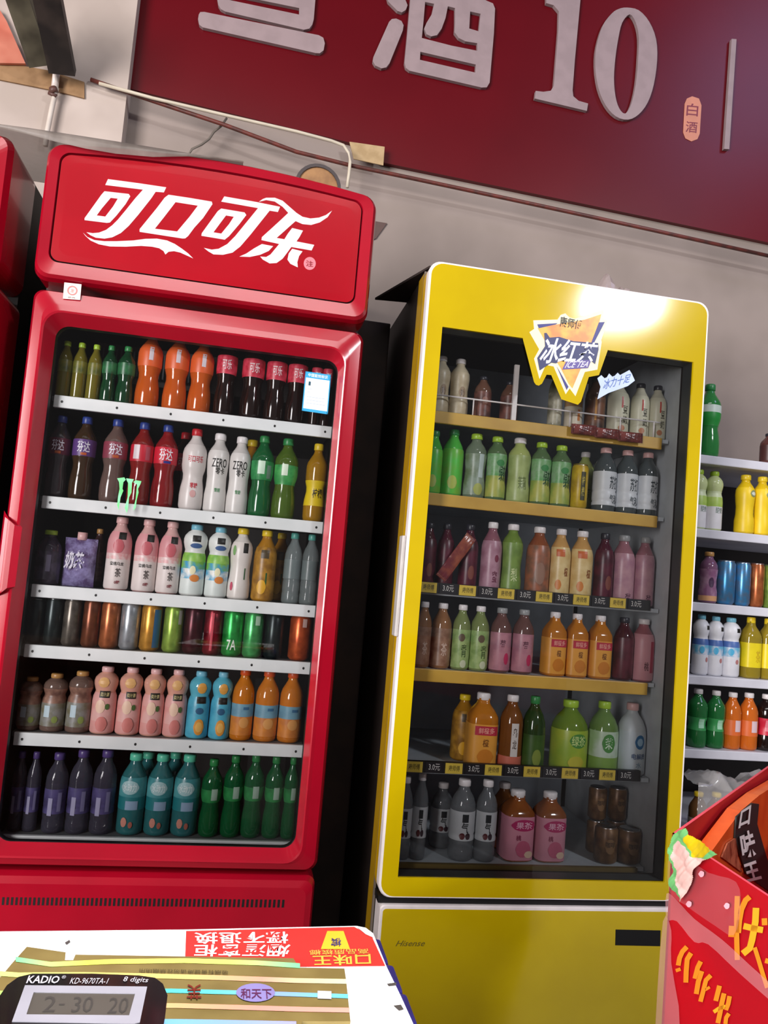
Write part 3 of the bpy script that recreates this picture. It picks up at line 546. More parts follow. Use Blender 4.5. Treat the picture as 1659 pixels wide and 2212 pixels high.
design('coffee_can', 'can', mat('coffee_can', '#5a3e28', .35, c2='#7c5a38', scale=40, metal=.3), None, [], [Ov(0, .5, .9, .4, C('#7c5c3c')), T('咖啡', 0, .55, .8, .16, C('#2c1c12'))], 'brown coffee can', 'can', kind='drink_can')
# right-hand shelves
design('green_big', 'contour', LQ('#2f8a42', .92), CAPS['green'], [(.42, .60, C('#24983c')), (.60, .70, C('#d8e8dc'))], [], 'large green soda bottle')
design('brown_jar', 'round', LQ('#5a3430'), CAPS['dark'], [(.1, .6, C('#4a2a28'))], [], 'dark brown bottle at picture edge')
design('pear_white', 'bulb', LQ('#c8d49a'), CAPS['lime'], [(.03, .40, C('#e6e4e6')), (.40, .56, CM('a8c85a', 'c0d878', 20)), (.56, .66, C('#d8e4b8'))], [T('酸奶', .2, .34, .9, .1, C('#8a9a90'))], 'white and lime yogurt bottle')
design('yellow_full', 'waist', LQ('#e0bc18'), CAPS['yellow'], [(.03, .78, C('#eecb1c'))], [Ov(.4, .68, .9, .12, C('#8a9468')), Ov(.4, .68, .6, .06, C('#dfe4d8')), T('橙', .8, .36, .5, .14, C('#6a7a40'))], 'bright yellow juice bottle')
design('purple_jar', 'waist', LQ('#7c5470'), CAPS['tan'], [(.04, .14, C('#e0a878')), (.14, .66, CM('8a5a7c', 'b08aa0', 30))], [Ov(-.1, .4, .6, .2, C('#4a2c4c'))], 'purple bottle with tan cap')
can('can_blue', '3f86b8', '5c7a98', 'blue can', sc=60); can('can_rust', 'b8683c', '94502c', 'rust orange can'); can('can_leaf', '86a84c', '6a8a3c', 'leaf green can')
design('white_bluecap', 'bulb', LQ('#dcdde2'), CAPS['lblue'], [(.03, .34, C('#dedde2')), (.34, .50, CM('d8dae4', '6ab4d4', 40)), (.50, .60, C('#4a6cae')), (.60, .92, C('#e2e2e6'))], [Rc(.4, .79, .5, .07, black), Ov(.3, .26, .4, .08, C('#b87a78')), Ov(-.4, .42, .6, .12, C('#4fb0d8'))], 'white yogurt bottle with blue cap')
design('yellow_clear', 'square', LQ('#948024', .95), CAPS['yellow'], [(.18, .58, C('#e6d01c'))], [T('茶', .3, .36, .5, .2, C('#c8a818'))], 'olive bottle with wide yellow label', power=4.0)
design('green_low', 'contour', LQ('#1f6a34'), CAPS['white'], [(.3, .52, C('#3a9a54'))], [Rc(0, .42, .6, .16, C('#a8dcb8'))], 'green soda bottle with white cap')
design('orange_low', 'round', LQ('#c8641c'), CAPS['white'], [(.25, .52, C('#dd6a30'))], [Rc(.1, .42, .7, .2, C('#dcc0c4'))], 'orange soda bottle with white cap')
design('cola_low', 'contour', LQ('#1c0e0c'), CAPS['white'], [(.28, .58, C('#c8203c'))], [Rc(-.3, .45, .5, .2, C('#dc7a88'))], 'cola bottle with white cap')
design('brown_bottle', 'round', LQ('#6a4a2c'), CAPS['yellow'], [(.15, .5, CM('c0b4ac', '8a7a6a', 20))], [], 'brown bottle with yellow cap')

# ------------------------------------------------------------------ drinks in the red cooler
RF = 0.082
row([('olive', 140, 32, 738), ('olive', 172, 32, 742), ('olive', 204, 32, 746), ('dkgreen', 236, 34, 748), ('dkgreen', 272, 38, 750), ('orange_soda', 323, 52, 716), ('orange_soda', 382, 52, 722), ('orange_soda', 435, 50, 732),
     ('cola', 489, 44, 722), ('cola', 547, 48, 722), ('cola', 597, 44, 728), ('cola', 642, 42, 735), ('cola', 684, 40, 740), ('cola', 722, 36, 745)], RZ[0], RF, (108, 853, .113), 'red cooler top shelf', .205, (-.468, .184))
row([('fan_grape', 116, 48, 898), ('fan_purple', 180, 50, 902), ('fan_mauve', 247, 52, 905), ('fan_red_side', 305, 52, 908), ('fan_red', 356, 52, 914), ('white_red', 418, 52, 928), ('white_black', 469, 50, 938), ('white_black', 516, 48, 945),
     ('sprite', 565, 50, 940), ('sprite_lemon', 616, 52, 947), ('yellow_soda', 690, 46, 961), ('cola', 395, 48, 925, 1), ('amber', 540, 50, 940, 1)], RZ[1], RF, (94, 1071, .099), 'red cooler second shelf', .198, (-.468, .184))
row([('lidded_tub', 95, 56, 1145), ('tan_cap', 210, 30, 1143, 1), ('peach_tea', 257, 52, 1112), ('peach_tea', 316, 54, 1116), ('peach_tea', 367, 52, 1118), ('yogurt', 419, 52, 1134), ('yogurt', 471, 52, 1140), ('white_yellowcap', 520, 50, 1133), ('amber', 572, 48, 1140),
     ('amber', 604, 40, 1145, 1), ('clear', 632, 42, 1150), ('clear', 671, 40, 1155)], RZ[2], RF, (56, 1267, .058), 'red cooler third shelf', .170, (-.468, .184))
row([('can_dark', 75, 38, 1290), ('can_dark', 115, 38, 1290), ('can_grey', 155, 38, 1292), ('can_brown', 197, 38, 1292), ('can_copper', 238, 42, 1292), ('can_silver', 281, 42, 1294), ('can_gold', 326, 44, 1294), ('can_lime', 374, 42, 1298), ('can_maroon', 418, 42, 1305),
     ('can_red', 460, 40, 1306), ('can_green', 503, 44, 1304), ('can_green_plain', 547, 42, 1306), ('can_dark', 592, 40, 1310), ('can_orange', 648, 46, 1316)], RZ[3], RF, (43, 1391, .066), 'red cooler can shelf', .110, (-.468, .184))
row([('wrapped', 60, 52, 1462), ('wrapped', 117, 54, 1455), ('wrapped', 172, 54, 1450), ('peach_juice', 226, 54, 1440), ('peach_juice', 280, 54, 1442), ('peach_juice', 331, 52, 1445), ('peach_juice', 380, 50, 1447), ('orange_blue', 429, 50, 1450), ('orange_blue', 477, 48, 1452),
     ('orange_juice', 524, 50, 1444), ('orange_juice', 576, 50, 1446), ('orange_juice', 628, 50, 1448)], RZ[4], RF, (27, 1581, .0507), 'red cooler fifth shelf', .164, (-.468, .184))
row([('violet', 20, 48, 1622), ('violet', 70, 48, 1624), ('violet', 120, 48, 1626), ('violet', 172, 50, 1620), ('violet', 224, 50, 1620), ('teal_water', 286, 58, 1627), ('teal_water', 344, 56, 1629), ('teal_water', 402, 56, 1630), ('sprite_big', 455, 44, 1640), ('sprite_big', 502, 46, 1632), ('sprite_big', 546, 46, 1630),
     ('sprite_big', 590, 44, 1634), ('sprite_big', 628, 34, 1636), ('teal_water', 372, 54, 1625, 1), ('teal_water', 312, 54, 1625, 1)], RZ[5], RF, (122, 1812, .0225), 'red cooler bottom shelf', .192, (-.468, .184))
# lavender pouch leaning among the third-shelf bottles
pr = empty('drink_pouch', P(165, 1276, .12), 'crinkled lavender drink pouch on third shelf of red cooler', 'pouch'); pr.location.z = RZ[2] + .001
b = MB(); vs = []; nx, nz = 12, 12; pw, ph = .072, .112
for sgn in (-1, 1):
    for j in range(nz + 1):
        for i in range(nx + 1):
            u, v = i / nx * 2 - 1, j / nz * 2 - 1; th = .020 * max(0, (1 - u ** 4)) * max(.0, (1 - abs(v) ** 3)) + .001
            vs.append((u * pw / 2, sgn * th + .002 * math.sin(9 * u + 7 * v), (v + 1) / 2 * ph))
fs = []; n1 = (nx + 1) * (nz + 1)
for s_ in (0, 1):
    for j in range(nz):
        for i in range(nx):
            o = s_ * n1 + j * (nx + 1) + i; q = (o, o + 1, o + nx + 2, o + nx + 1); fs.append(q if s_ == 0 else q[::-1])
b.add(vs, fs, CM('8f86b4', '5c4a74', 45, .2, bump=.5), True); b.build('pouch_body', pr)
b = MB(); b.text('奶茶', [Vector(p) for p in ((-.026, -.0235, .08), (.014, -.0235, .08), (.010, -.0235, .04), (-.030, -.0235, .04))], C('#d8d4e2'), .02); b.build('print', pr)
b = MB(); b.tube([(0, 0, ph - .004), (0, 0, ph + .014)], .011, CAPS['pink'], 14); b.build('spout_cap', pr)

# ------------------------------------------------------------------ yellow cooler
YEL = mat('cooler_yellow', '#c2a704', 0.10, c2='#bba004', scale=5, coat=.5)
TRM = mat('trim_white', '#ece4e2', .35)
GLN = mat('liner_grey', '#cdd2d6', .5)
YBODY = mat('yellow_cooler_side', '#241a16', .55)
RAIL = mat('rail_yellow', '#cfa544', .4, c2='#c0963a', scale=10)
yc = empty('drinks_cooler', (.745, .3, 0), 'yellow framed glass-door drinks cooler with triangular tea emblem', 'cooler', 'glass-door drinks coolers')
U0, U1 = .375, 1.118
e0, e1 = .384, 1.883
b = MB()
b.box((U0 + .006, .065, .04), (U0 + .045, .66, e1 - .006), YBODY); b.box((U1 - .026, .065, .04), (U1 - .006, .66, e1 - .006), YBODY)
b.box((U0 + .045, .62, .04), (U1 - .045, .66, e1 - .006), mat('liner_back', '#b0b8c2', .5)); b.box((U0 + .045, .065, e1 - .08), (U1 - .045, .62, e1 - .006), YBODY); b.box((U0 + .045, .065, .04), (U1 - .045, .62, .36), YBODY)
b.box((U1 - .0265, .068, .36), (U1 - .030, .62, e1 - .08), GLN); b.box((U0 + .0455, .068, .36), (U0 + .050, .62, e1 - .08), mat('liner_left', '#b0b6be', .5)); b.box((U0 + .05, .3, .36), (U1 - .06, .62, .40), GLN)
for x in (U0 + .05, U1 - .09): b.box((x, .10, 0), (x + .04, .14, .04), BLK); b.box((x, .58, 0), (x + .04, .62, .04), BLK)
part(b, 'cabinet', yc)
b = MB(); b.box((U0 + .001, .064, .04), (U0 + .0058, .125, e1 - .010), mat('side_band_yellow', '#a57f12', .35)); b.box((U0 + .0005, .0585, .04), (U0 + .0058, .0638, e1 - .008), mat('seam_grey', '#6a5f54', .5)); part(b, 'side_band', yc, 'yellow edge band on the cabinet side')
b = MB(); o0, o1, g0, g1 = .418, 1.082, .430, 1.722
rr_ = lambda x0, x1, z0, z1, Y, r=.03: rrect(x0, x1, z0, z1, r, Y)
b.loft([rr_(U0, U1, e0, e1, .058), rr_(U0, U1, e0, e1, .030)], [mat('door_edge_yellow', '#c79c0a', .3)])
b.loft([rr_(U0, U1, e0, e1, .030), rr_(U0, U1, e0, e1, .004), rr_(U0 + .002, U1 - .002, e0 + .002, e1 - .002, 0), rr_(U0 + .0055, U1 - .0055, e0 + .004, e1 - .0055, 0)], [TRM])
b.loft([rr_(U0 + .0055, U1 - .0055, e0 + .004, e1 - .0055, 0), rr_(o0, o1, g0, g1, 0, .002), rr_(o0, o1, g0, g1, .008, .002)], [YEL])
b.loft([rr_(o0, o1, g0, g1, .008, .002), rr_(o0, o1, g0, g1, .05, .002)], [mat('seal_grey', '#4c5050', .5)])
b.loft([rr_(U0, U1, e0, e1, .058), rr_(o0, o1, g0, g1, .058, .002)], [YBODY])
yd = part(b, 'door', yc)
b = MB(); b.loft([rr_(o0 - .001, o1 + .001, g0 - .001, g1 + .001, .0065, .002)], [glass_mat('yellow_cooler_glass', (.97, .975, .98), .02, .01)], cap_last=True); part(b, 'glass_pane', yd)
b = MB(); b.bbox((U0 - .010, .010, P(862, 1376).z), (U0 - .0005, .045, P(872, 1156).z), mat('handle_grey', '#b9b4b0', .35), .003); part(b, 'handle', yd)
q6 = lambda p: zoom(1120, 660, 5.925, p)
em = MB(); ez = lambda Y: (lambda a, c: P(a, c, Y))
em.poly(q6([(40, 330), (60, 440), (200, 980), (225, 1015), (260, 1025), (300, 1000), (360, 885), (420, 890), (550, 1200), (760, 1270), (800, 1230), (900, 915), (1030, 890), (1140, 580), (1155, 500)]), [], YEL, ez(-.0003), .0006)
em.poly(q6([(190, 190), (500, 180), (540, 120), (600, 100), (650, 150), (720, 170), (1095, 45), (1080, 160), (1150, 180), (1060, 440), (1065, 470), (1010, 820), (850, 850), (730, 1160), (655, 1060), (605, 1135), (450, 780), (350, 760), (270, 940), (200, 680), (265, 560), (140, 340), (200, 300)]), [], C('#f3e9c0'), ez(-.0008), .0004)
em.poly(q6([(245, 290), (500, 240), (850, 180), (1060, 110), (1030, 230), (950, 470), (800, 800), (690, 1060), (640, 1000), (540, 800), (500, 740), (310, 400)]), [], CM('e8a632', 'd97a2c', 25), ez(-.0012), .0003)
nav = C('#2a2a78')
for q in ([(240, 240), (500, 225), (480, 240), (260, 290)], [(1030, 215), (1105, 210), (970, 470), (930, 480)], [(490, 780), (520, 830), (640, 1040), (615, 1080)]): em.poly(q6(q), [], nav, ez(-.0016), .0003)
em.poly(q6([(330, 350), (360, 350), (400, 410), (520, 400), (700, 455), (1020, 480), (1025, 560), (980, 750), (920, 700), (560, 690), (480, 740), (420, 730), (270, 830), (240, 670), (340, 520)]), [], C('#23285c'), ez(-.0019), .0003)
em.text('冰红茶', [P(*p, -.0024) for p in q6([(330, 395), (1025, 480), (990, 730), (255, 745)])], C('#e8ebf8'), .02, .2)
em.text('康师傅', [P(*p, -.0022) for p in q6([(535, 130), (825, 195), (800, 310), (530, 270)])], black, .01)
em.poly(q6([(620, 690), (930, 700), (890, 800), (560, 818)]), [], C('#5a4a90'), ez(-.0021), .0002)
em.text('ICE TEA', [P(*p, -.0026) for p in q6([(630, 710), (910, 715), (880, 785), (590, 800)])], C('#e6dff0'), .01, .2)
e_ = part(em, 'emblem', yd); e_['label'] = 'triangular orange and white iced tea emblem'
b = MB(); b.poly(q6([(1010, 930), (1060, 890), (1100, 930), (1130, 920), (1160, 870), (1200, 910), (1230, 900), (1270, 860), (1300, 890), (1420, 825), (1450, 870), (1490, 960), (1400, 1030), (1150, 1120), (1010, 1200), (1050, 1040)]), [], C('#b9c9ea'), ez(.0060), .0004)
b.text('冰力十足', [P(*p, .0055) for p in q6([(1090, 950), (1440, 870), (1420, 980), (1080, 1080)])], C('#3a5ca8'), .005, .2)
part(b, 'script_sticker', yd, 'pale blue slanted script sticker')
b = MB()                                                         # lower panel
l0, l1 = .06, .368
b.loft([rr_(U0 + .008, U1 - .008, l0, l1, .06, .01), rr_(U0 + .008, U1 - .008, l0, l1, .004, .01), rr_(U0 + .010, U1 - .010, l0 + .002, l1 - .002, 0, .01), rr_(U0 + .0145, U1 - .014, l0 + .006, l1 - .0075, 0, .008)], [TRM])
b.loft([rr_(U0 + .0145, U1 - .014, l0 + .006, l1 - .0075, 0, .008)], [YEL], cap_last=True)
lp = part(b, 'lower_panel', yc)
b = MB(); b.poly([(1330, 2008), (1427, 2010), (1426, 2044), (1329, 2042)], [], BLK, ez(-.0006), .0006)
b.text('Hisense', [P(*p, -.0006) for p in ((858, 2032), (920, 2031), (916, 2044), (854, 2044))], C('#6f6424'), .005, .2)
part(b, 'display_and_badge', lp, 'black display window and small grey maker lettering')
b = MB(); b.box((U0 + .004, .012, l1 + .0005), (U1 - .004, .064, e0 - .0005), BLK); part(b, 'gap_strip', yc)
YZ = [1.534, 1.327, 1.086, .894, .652, .430]
for i, z in enumerate(YZ):
    b = MB(); b.box((U0 + .052, .096, z - .010), (U1 - .040, .60, z), mat('wire_shelf_grey', '#bcc4ca', .5)); sh = part(b, 'shelf', yc)
    tg = i in (2, 4); b = MB()
    if tg: b.box((U0 + .052, .084, z - .006), (U1 - .070, .095, z + .021), BLK)
    elif i == 5: b.box((U0 + .052, .084, z - .034), (U1 - .063, .095, z + .001), mat('bottom_rail', '#6c5a30', .45))
    else: b.bbox((U0 + .052, .084, z - .030), (U1 - .064, .095, z + .001), RAIL, .002)
    part(b, 'shelf_rail', sh)
    if tg:
        for k in range(12):
            x = U0 + .058 + k * .0502; yl = k % 2 == (0 if i == 2 else 0)
            b = MB(); b.box((x, .0815, z - .005), (x + .043, .0838, z + .020), C('#d8bb48') if yl else C('#1a1a1f'))
            b.text('康师傅' if yl else '3.0元', [Vector(p) for p in ((x + .008, .0812, z + (.015 if yl else .017)), (x + .036, .0812, z + (.015 if yl else .017)), (x + .036, .0812, z + .001), (x + .008, .0812, z + .001))], C('#4a4420') if yl else C('#c8c4c0'), .005)
            t_ = part(b, 'price_tag', sh); t_['label'] = 'yellow price tag' if yl else 'black price tag'
b = MB(); z = YZ[0]                                              # wire guard on the top shelf
b.tube([(U0 + .055, .088, z + .042), (U1 - .07, .088, z + .042)], .0022, TRM, 6)
for x in (U0 + .16, U0 + .42, U0 + .56, U0 + .655): b.tube([(x, .088, z), (x, .088, z + .042)], .002, TRM, 6)
b.box((U0 + .262, .086, z), (U0 + .274, .094, z + .145), TRM); part(b, 'wire_guard', yc)

YF = 0.100
row([('milk_cream', 952, 40, 770), ('milk_cream', 992, 42, 778), ('choc', 1043, 36, 815), ('choc', 1100, 36, 826), ('pale_slim', 1200, 28, 800), ('tan_milk', 1240, 36, 806), ('brown_tall', 1286, 40, 806), ('soy', 1336, 44, 785), ('soy', 1383, 44, 790), ('soy', 1426, 42, 796)], YZ[0], YF, (943, 883, .131), 'yellow cooler top shelf', .150, (.427, 1.087))
row([('green_bright', 936, 38, 932), ('green_bright', 977, 46, 928), ('jasmine', 1026, 46, 939), ('green_tea', 1071, 44, 945), ('pear_pale', 1120, 48, 948), ('green_tea', 1167, 44, 957), ('green_tea', 1210, 44, 964), ('lemon_can', 1251, 34, 1003), ('white_label', 1306, 46, 968), ('white_label', 1353, 44, 974), ('white_label', 1397, 42, 978), ('pear_pale', 1262, 36, 978, 1)], YZ[1], YF, (928, 1065, .098), 'yellow cooler second shelf', .172, (.427, 1.087))
row([('plum', 925, 34, 1130), ('plum', 962, 36, 1132), ('plum', 1012, 38, 1134), ('mauve', 1061, 42, 1123), ('pear_green', 1105, 44, 1128), ('tea_copper', 1162, 50, 1134), ('cream_orange', 1209, 44, 1138), ('cream_orange', 1255, 46, 1142), ('pink_wide', 1345, 52, 1152), ('pink_wide', 1391, 42, 1156), ('plum', 1304, 40, 1148)], YZ[2], YF, (912, 1264, .083), 'yellow cooler third shelf', .186, (.427, 1.087))
row([('tan_tea', 914, 34, 1288), ('tan_tea', 953, 42, 1292), ('green_print', 996, 40, 1296), ('green_print', 1035, 42, 1300), ('rose_print', 1081, 44, 1304), ('rose_print', 1129, 44, 1310), ('orange_red', 1196, 48, 1315), ('orange_red', 1244, 46, 1320), ('orange_red', 1294, 48, 1322), ('dark_rose', 1346, 40, 1330), ('pink_red', 1388, 44, 1334)], YZ[3], YF, (899, 1445, .0615), 'yellow cooler fourth shelf', .162, (.427, 1.087))
row([('orange_red', 1040, 66, 1496), ('amber_white', 1104, 48, 1482), ('forest', 1152, 48, 1500), ('lime_jug', 1229, 78, 1512), ('jasmine_jug', 1302, 68, 1515), ('white_blue', 1367, 62, 1519), ('amber', 1000, 48, 1500, 1)], YZ[4], YF, (882, 1650, .056), 'yellow cooler fifth shelf', .186, (.427, 1.087))
row([('clear_mark', 868, 40, 1676), ('clear_mark', 906, 40, 1668), ('clear_mark', 998, 52, 1682), ('clear_mark', 1049, 44, 1684), ('pink_carton', 1114, 74, 1706), ('pink_carton', 1184, 70, 1710), ('coffee_can', 1308, 46, 1782), ('coffee_can', 1357, 48, 1788), ('amber_white', 1085, 50, 1690, 1), ('clear_mark', 952, 46, 1690, 1)], YZ[5], YF, (866, 1866, .025), 'yellow cooler bottom shelf', .205, (.427, 1.087))
cans = [o for o in COL.objects if o.get('label', '').find('brown coffee can') >= 0]
zc = YZ[5]
for k, (x, w_, lab) in enumerate(((1290, 38, 'brown coffee can on upper tier, left, bottom of yellow cooler'), (1333, 42, 'brown coffee can on upper tier, right, bottom of yellow cooler'))):
    Yc = YF + .10; p = P(x, 1740, Yc); r_ = .024
    drink('coffee_can', p.x, Yc, zc + .0006, r_, .085, 'brown coffee can below the %s upper-tier can, bottom of yellow cooler' % ('left' if k == 0 else 'right'), 'stacked coffee cans in yellow cooler')
    drink('coffee_can', p.x, Yc, zc + .0866, r_, .085, lab, 'stacked coffee cans in yellow cooler')
# reddish snack packets pushed in front of the top-shelf bottles, and one leaning plum packet
def packet(name, c, wd, ht, th, m, label, rot=(0, 0, 0), cat='packet', group=None, txt=None, tm=None, crimp=True):
    root = empty(name, c, label, cat, group); root.rotation_euler = rot
    b = MB(); nx, nz = 14, 10; vs = []
    for sgn in (-1, 1):
        for j in range(nz + 1):
            for i in range(nx + 1):
                u, v = i / nx * 2 - 1, j / nz * 2 - 1
                t_ = th / 2 * (max(0, 1 - u ** 4)) * (max(0, 1 - v ** 4)) ** .6 + .0006
                vs.append((u * wd / 2, sgn * t_ + .0016 * math.sin(11 * u + 5 * v) * math.cos(6 * v - 4 * u), v * ht / 2))
    n1 = (nx + 1) * (nz + 1); fs = []
    for s_ in (0, 1):
        for j in range(nz):
            for i in range(nx):
                o = s_ * n1 + j * (nx + 1) + i; q = (o, o + 1, o + nx + 2, o + nx + 1); fs.append(q if s_ == 0 else q[::-1])
    b.add(vs, fs, m, True); b.build('packet_body', root)
    b = MB()
    for s_ in (-1, 1):
        x = s_ * wd / 2
        vs = []; fs = []
        for j in range(17):
            v = -1 + j / 8; vs += [(x, 0, v * ht / 2), (x + s_ * .007, .0012 * (-1) ** j, v * ht / 2)]
        for j in range(16): fs.append((2 * j, 2 * j + 1, 2 * j + 3, 2 * j + 2))
        b.add(vs, fs, m)
    b.build('crimped_seal', root)
    if txt:
        b = MB(); a = .32
        b.text(txt, [Vector(p) for p in ((-wd * a, -th / 2 - .0022, ht * .2), (wd * a, -th / 2 - .0022, ht * .2), (wd * a, -th / 2 - .0022, -ht * .2), (-wd * a, -th / 2 - .0022, -ht * .2))], tm or white, .01); b.build('print', root)
    return root
pk = CM('8c4640', '5c2c2c', 40, .22)
for k, (x, y) in enumerate(((1262, 928), (1312, 936), (1362, 944))):
    c = P(x, y, .070); packet('snack_packet', (c.x, .0715, c.z), .056, .026, .010, pk, '%s of three reddish brown snack packets hung on the yellow cooler top rail' % ('leftmost', 'middle', 'rightmost')[k], (0, -.02, 0), group='snack packets on the top rail')
c = P(985, 1205, .09); packet('drink_packet', (c.x, .088, YZ[2] + .088), .118, .030, .006, CM('6a2c34', '94503c', 30, .2), 'plum red packet leaning diagonally on third shelf of yellow cooler', (0, -1.0, 0), 'packet')

# ------------------------------------------------------------------ shelving on the right
SW = mat('shelf_enamel', '#d3d2da', .4, c2='#c8c7cf', scale=10)
sr = empty('wall_shelving', (1.75, .5, 0), 'white metal wall shelving stocked with drinks right of the yellow cooler', 'shelving')
SZ = [1.548, 1.328, 1.112, .900, .690, .470]
SX0, SX1, SY0, SY1 = 1.19, 2.5, .30, .70
b = MB(); b.box((SX0, SY1 - .012, .1), (SX1, SY1, 1.56), mat('shelf_back', '#2c2724', .6)); part(b, 'back_panel', sr)
for x in (SX0 - .02, SX1): b = MB(); b.bbox((x, SY1 - .05, 0), (x + .03, SY1 - .001, 1.57), SW, .003); part(b, 'upright', sr)
for z in SZ:
    b = MB(); b.bbox((SX0, SY0, z - .026), (SX1, SY1 - .013, z), SW, .003); part(b, 'shelf', sr)
SF = .312
row([('green_big', 1531, 44, 832), ('brown_jar', 1662, 34, 938)], SZ[0], SF, (1527, 976, .16), 'right shelving top', .26)
row([('pear_white', 1541, 42, 1017), ('pear_white', 1508, 40, 1015), ('yellow_full', 1609, 38, 1020), ('yellow_full', 1645, 36, 1024), ('yellow_full', 1681, 36, 1028)], SZ[1], SF, (1515, 1138, .13), 'right shelving second tier', .18)
row([('purple_jar', 1530, 34, 1193), ('can_blue', 1567, 36, 1210), ('can_blue', 1603, 34, 1214), ('can_rust', 1634, 30, 1216), ('can_leaf', 1664, 32, 1220)], SZ[2], SF, (1508, 1298, .1), 'right shelving third tier', .16)
row([('white_bluecap', 1513, 34, 1328), ('white_bluecap', 1544, 34, 1332), ('white_bluecap', 1577, 36, 1335), ('yellow_clear', 1620, 38, 1330), ('yellow_clear', 1658, 38, 1334)], SZ[3], SF, (1500, 1456, .09), 'right shelving fourth tier', .18)
row([('green_low', 1506, 38, 1488), ('green_low', 1545, 38, 1492), ('orange_low', 1581, 36, 1496), ('orange_low', 1616, 36, 1497), ('cola_low', 1654, 38, 1500)], SZ[4], SF, (1500, 1606, .08), 'right shelving fifth tier', .17)
row([('brown_bottle', 1512, 36, 1585), ('brown_bottle', 1550, 36, 1598), ('brown_bottle', 1588, 36, 1610), ('brown_bottle', 1625, 36, 1618), ('brown_bottle', 1662, 36, 1622)], SZ[5], SF - .16, (1495, 1750, .08), 'low stand by yellow cooler', .132)
b = MB(); tz = SZ[5]                                             # tray carrying the wrapped brown bottles
b.bbox((SX0, .13, tz - .02), (SX1, .298, tz), mat('tray_dark', '#3c2f28', .6), .003); b.box((SX0, .130, tz), (SX1, .134, tz + .018), mat('tray_lip', '#8a7868', .5))
for x in (SX0, SX1 - .03): b.box((x, .16, 0), (x + .03, .19, tz - .02), DKB); b.box((x, .26, 0), (x + .03, .29, tz - .02), DKB)
tag(b.build('low_stand'), 'low dark stand under the film-wrapped brown bottles by shelving', 'stand')
b = MB(); nx, ny = 26, 16; vs = []                               # crinkled film
c0, c1 = P(1505, 1600, .2), P(1690, 1640, .2)
for j in range(ny + 1):
    for i in range(nx + 1):
        u, v = i / nx, j / ny; x = c0.x - .02 + u * (c1.x - c0.x + .12); base = SZ[5] + .158 + .012 * math.sin(13 * u) + .010 * math.sin(31 * u + 4 * v) + random.uniform(-.004, .004)
        if v < .45: vs.append((x, .150 - .004 * math.sin(25 * u) - .006 * (.45 - v), base - .09 * (.45 - v) / .45))
        else: vs.append((x, .150 + (v - .45) * .22, base + .012 * math.sin(9 * v + 17 * u)))
fs = [(j * (nx + 1) + i, j * (nx + 1) + i + 1, (j + 1) * (nx + 1) + i + 1, (j + 1) * (nx + 1) + i) for j in range(ny) for i in range(nx)]
b.add(vs, fs, mat('shrink_film', '#d8d4d2', .18, alpha=.42, spec=.8), True)
tag(b.build('shrink_film'), 'crinkled clear plastic film draped over the brown bottles', 'plastic film')

# ------------------------------------------------------------------ left neighbour, sheet and things on top
nb = empty('drinks_cooler', (-.95, .3, 0), 'edge of another red cooler cut off at far left', 'cooler', 'glass-door drinks coolers')
nx1 = P(9, 450, 0).x
for (za, zb, nm) in ((1.71, 2.02, 'header'), (.43, 1.695, 'door')):
    b = MB(); b.loft([rrect(nx1 - .76, nx1, za, zb, .03, .20), rrect(nx1 - .76, nx1, za, zb, .03, .02), rrect(nx1 - .75, nx1 - .008, za + .008, zb - .008, .03, 0), rrect(nx1 - .73, nx1 - .03, za + .03, zb - .03, .03, -.006)], [RED], cap_last=True, smooth=False); part(b, nm, nb)
b = MB(); b.box((nx1 - .75, .2, .0), (nx1 - .008, .64, 2.01), DKB); part(b, 'cabinet', nb)
b = MB()                                                         # dusty sheet sagging off the cooler tops
top = [(-40, 262), (0, 268), (60, 276), (120, 285), (185, 295), (250, 305), (330, 318), (410, 331), (470, 340), (525, 349)]
bot = [(-40, 268), (0, 276), (60, 290), (120, 306), (185, 321), (250, 332), (330, 339), (410, 338), (470, 343), (527, 352)]
vs = []
for (a, c), (d, e) in zip(top, bot):
    t0, b0 = P(a, c, -.012), P(d, e, -.014)
    vs += [tuple(b0), tuple((t0 + b0) / 2 + Vector((0, -.006, 0))), tuple(t0), (t0.x, .06, max(t0.z + .006, 2.052)), (t0.x, .30, max(t0.z, 2.052))]
n = len(top); fs = [(i * 5 + k, (i + 1) * 5 + k, (i + 1) * 5 + k + 1, i * 5 + k + 1) for i in range(n - 1) for k in range(4)]
b.add(vs, fs, mat('dusty_sheet', '#8a8078', .35, alpha=.72, c2='#6f665f', scale=14), True)
tag(b.build('plastic_sheet'), 'dusty translucent sheet sagging over the red cooler header', 'plastic sheet')
rt = empty('tape_roll', (0, 0, 0), 'round brown roll with dark rim standing on the red cooler', 'tape roll'); cc = P(688, 388, .11); rr = .058
rt.location = (cc.x, .11, 2.0125)
b = MB()
vs = []; N = 28
for y, q in ((0, 0), (0, .86), ):
    vs += [(rr * q * math.cos(2 * math.pi * k / N), y, rr + rr * q * math.sin(2 * math.pi * k / N)) for k in range(N)]
b.add(vs, [(k, (k + 1) % N, N + (k + 1) % N, N + k) for k in range(N)], mat('kraft_core', '#9a7248', .7, c2='#845f3c', scale=30)); b.build('core', rt)
b = MB(); lo_ = [[Vector((rr * q * math.cos(2 * math.pi * k / N), y, rr + rr * q * math.sin(2 * math.pi * k / N))) for k in range(N)] for q, y in ((.86, .0), (.86, -.004), (1, -.004), (1, .04), (.86, .04), (.0, .04))]
b.loft(lo_, [mat('tape_dark', '#3a3030', .4)], smooth=False); b.build('rim', rt)

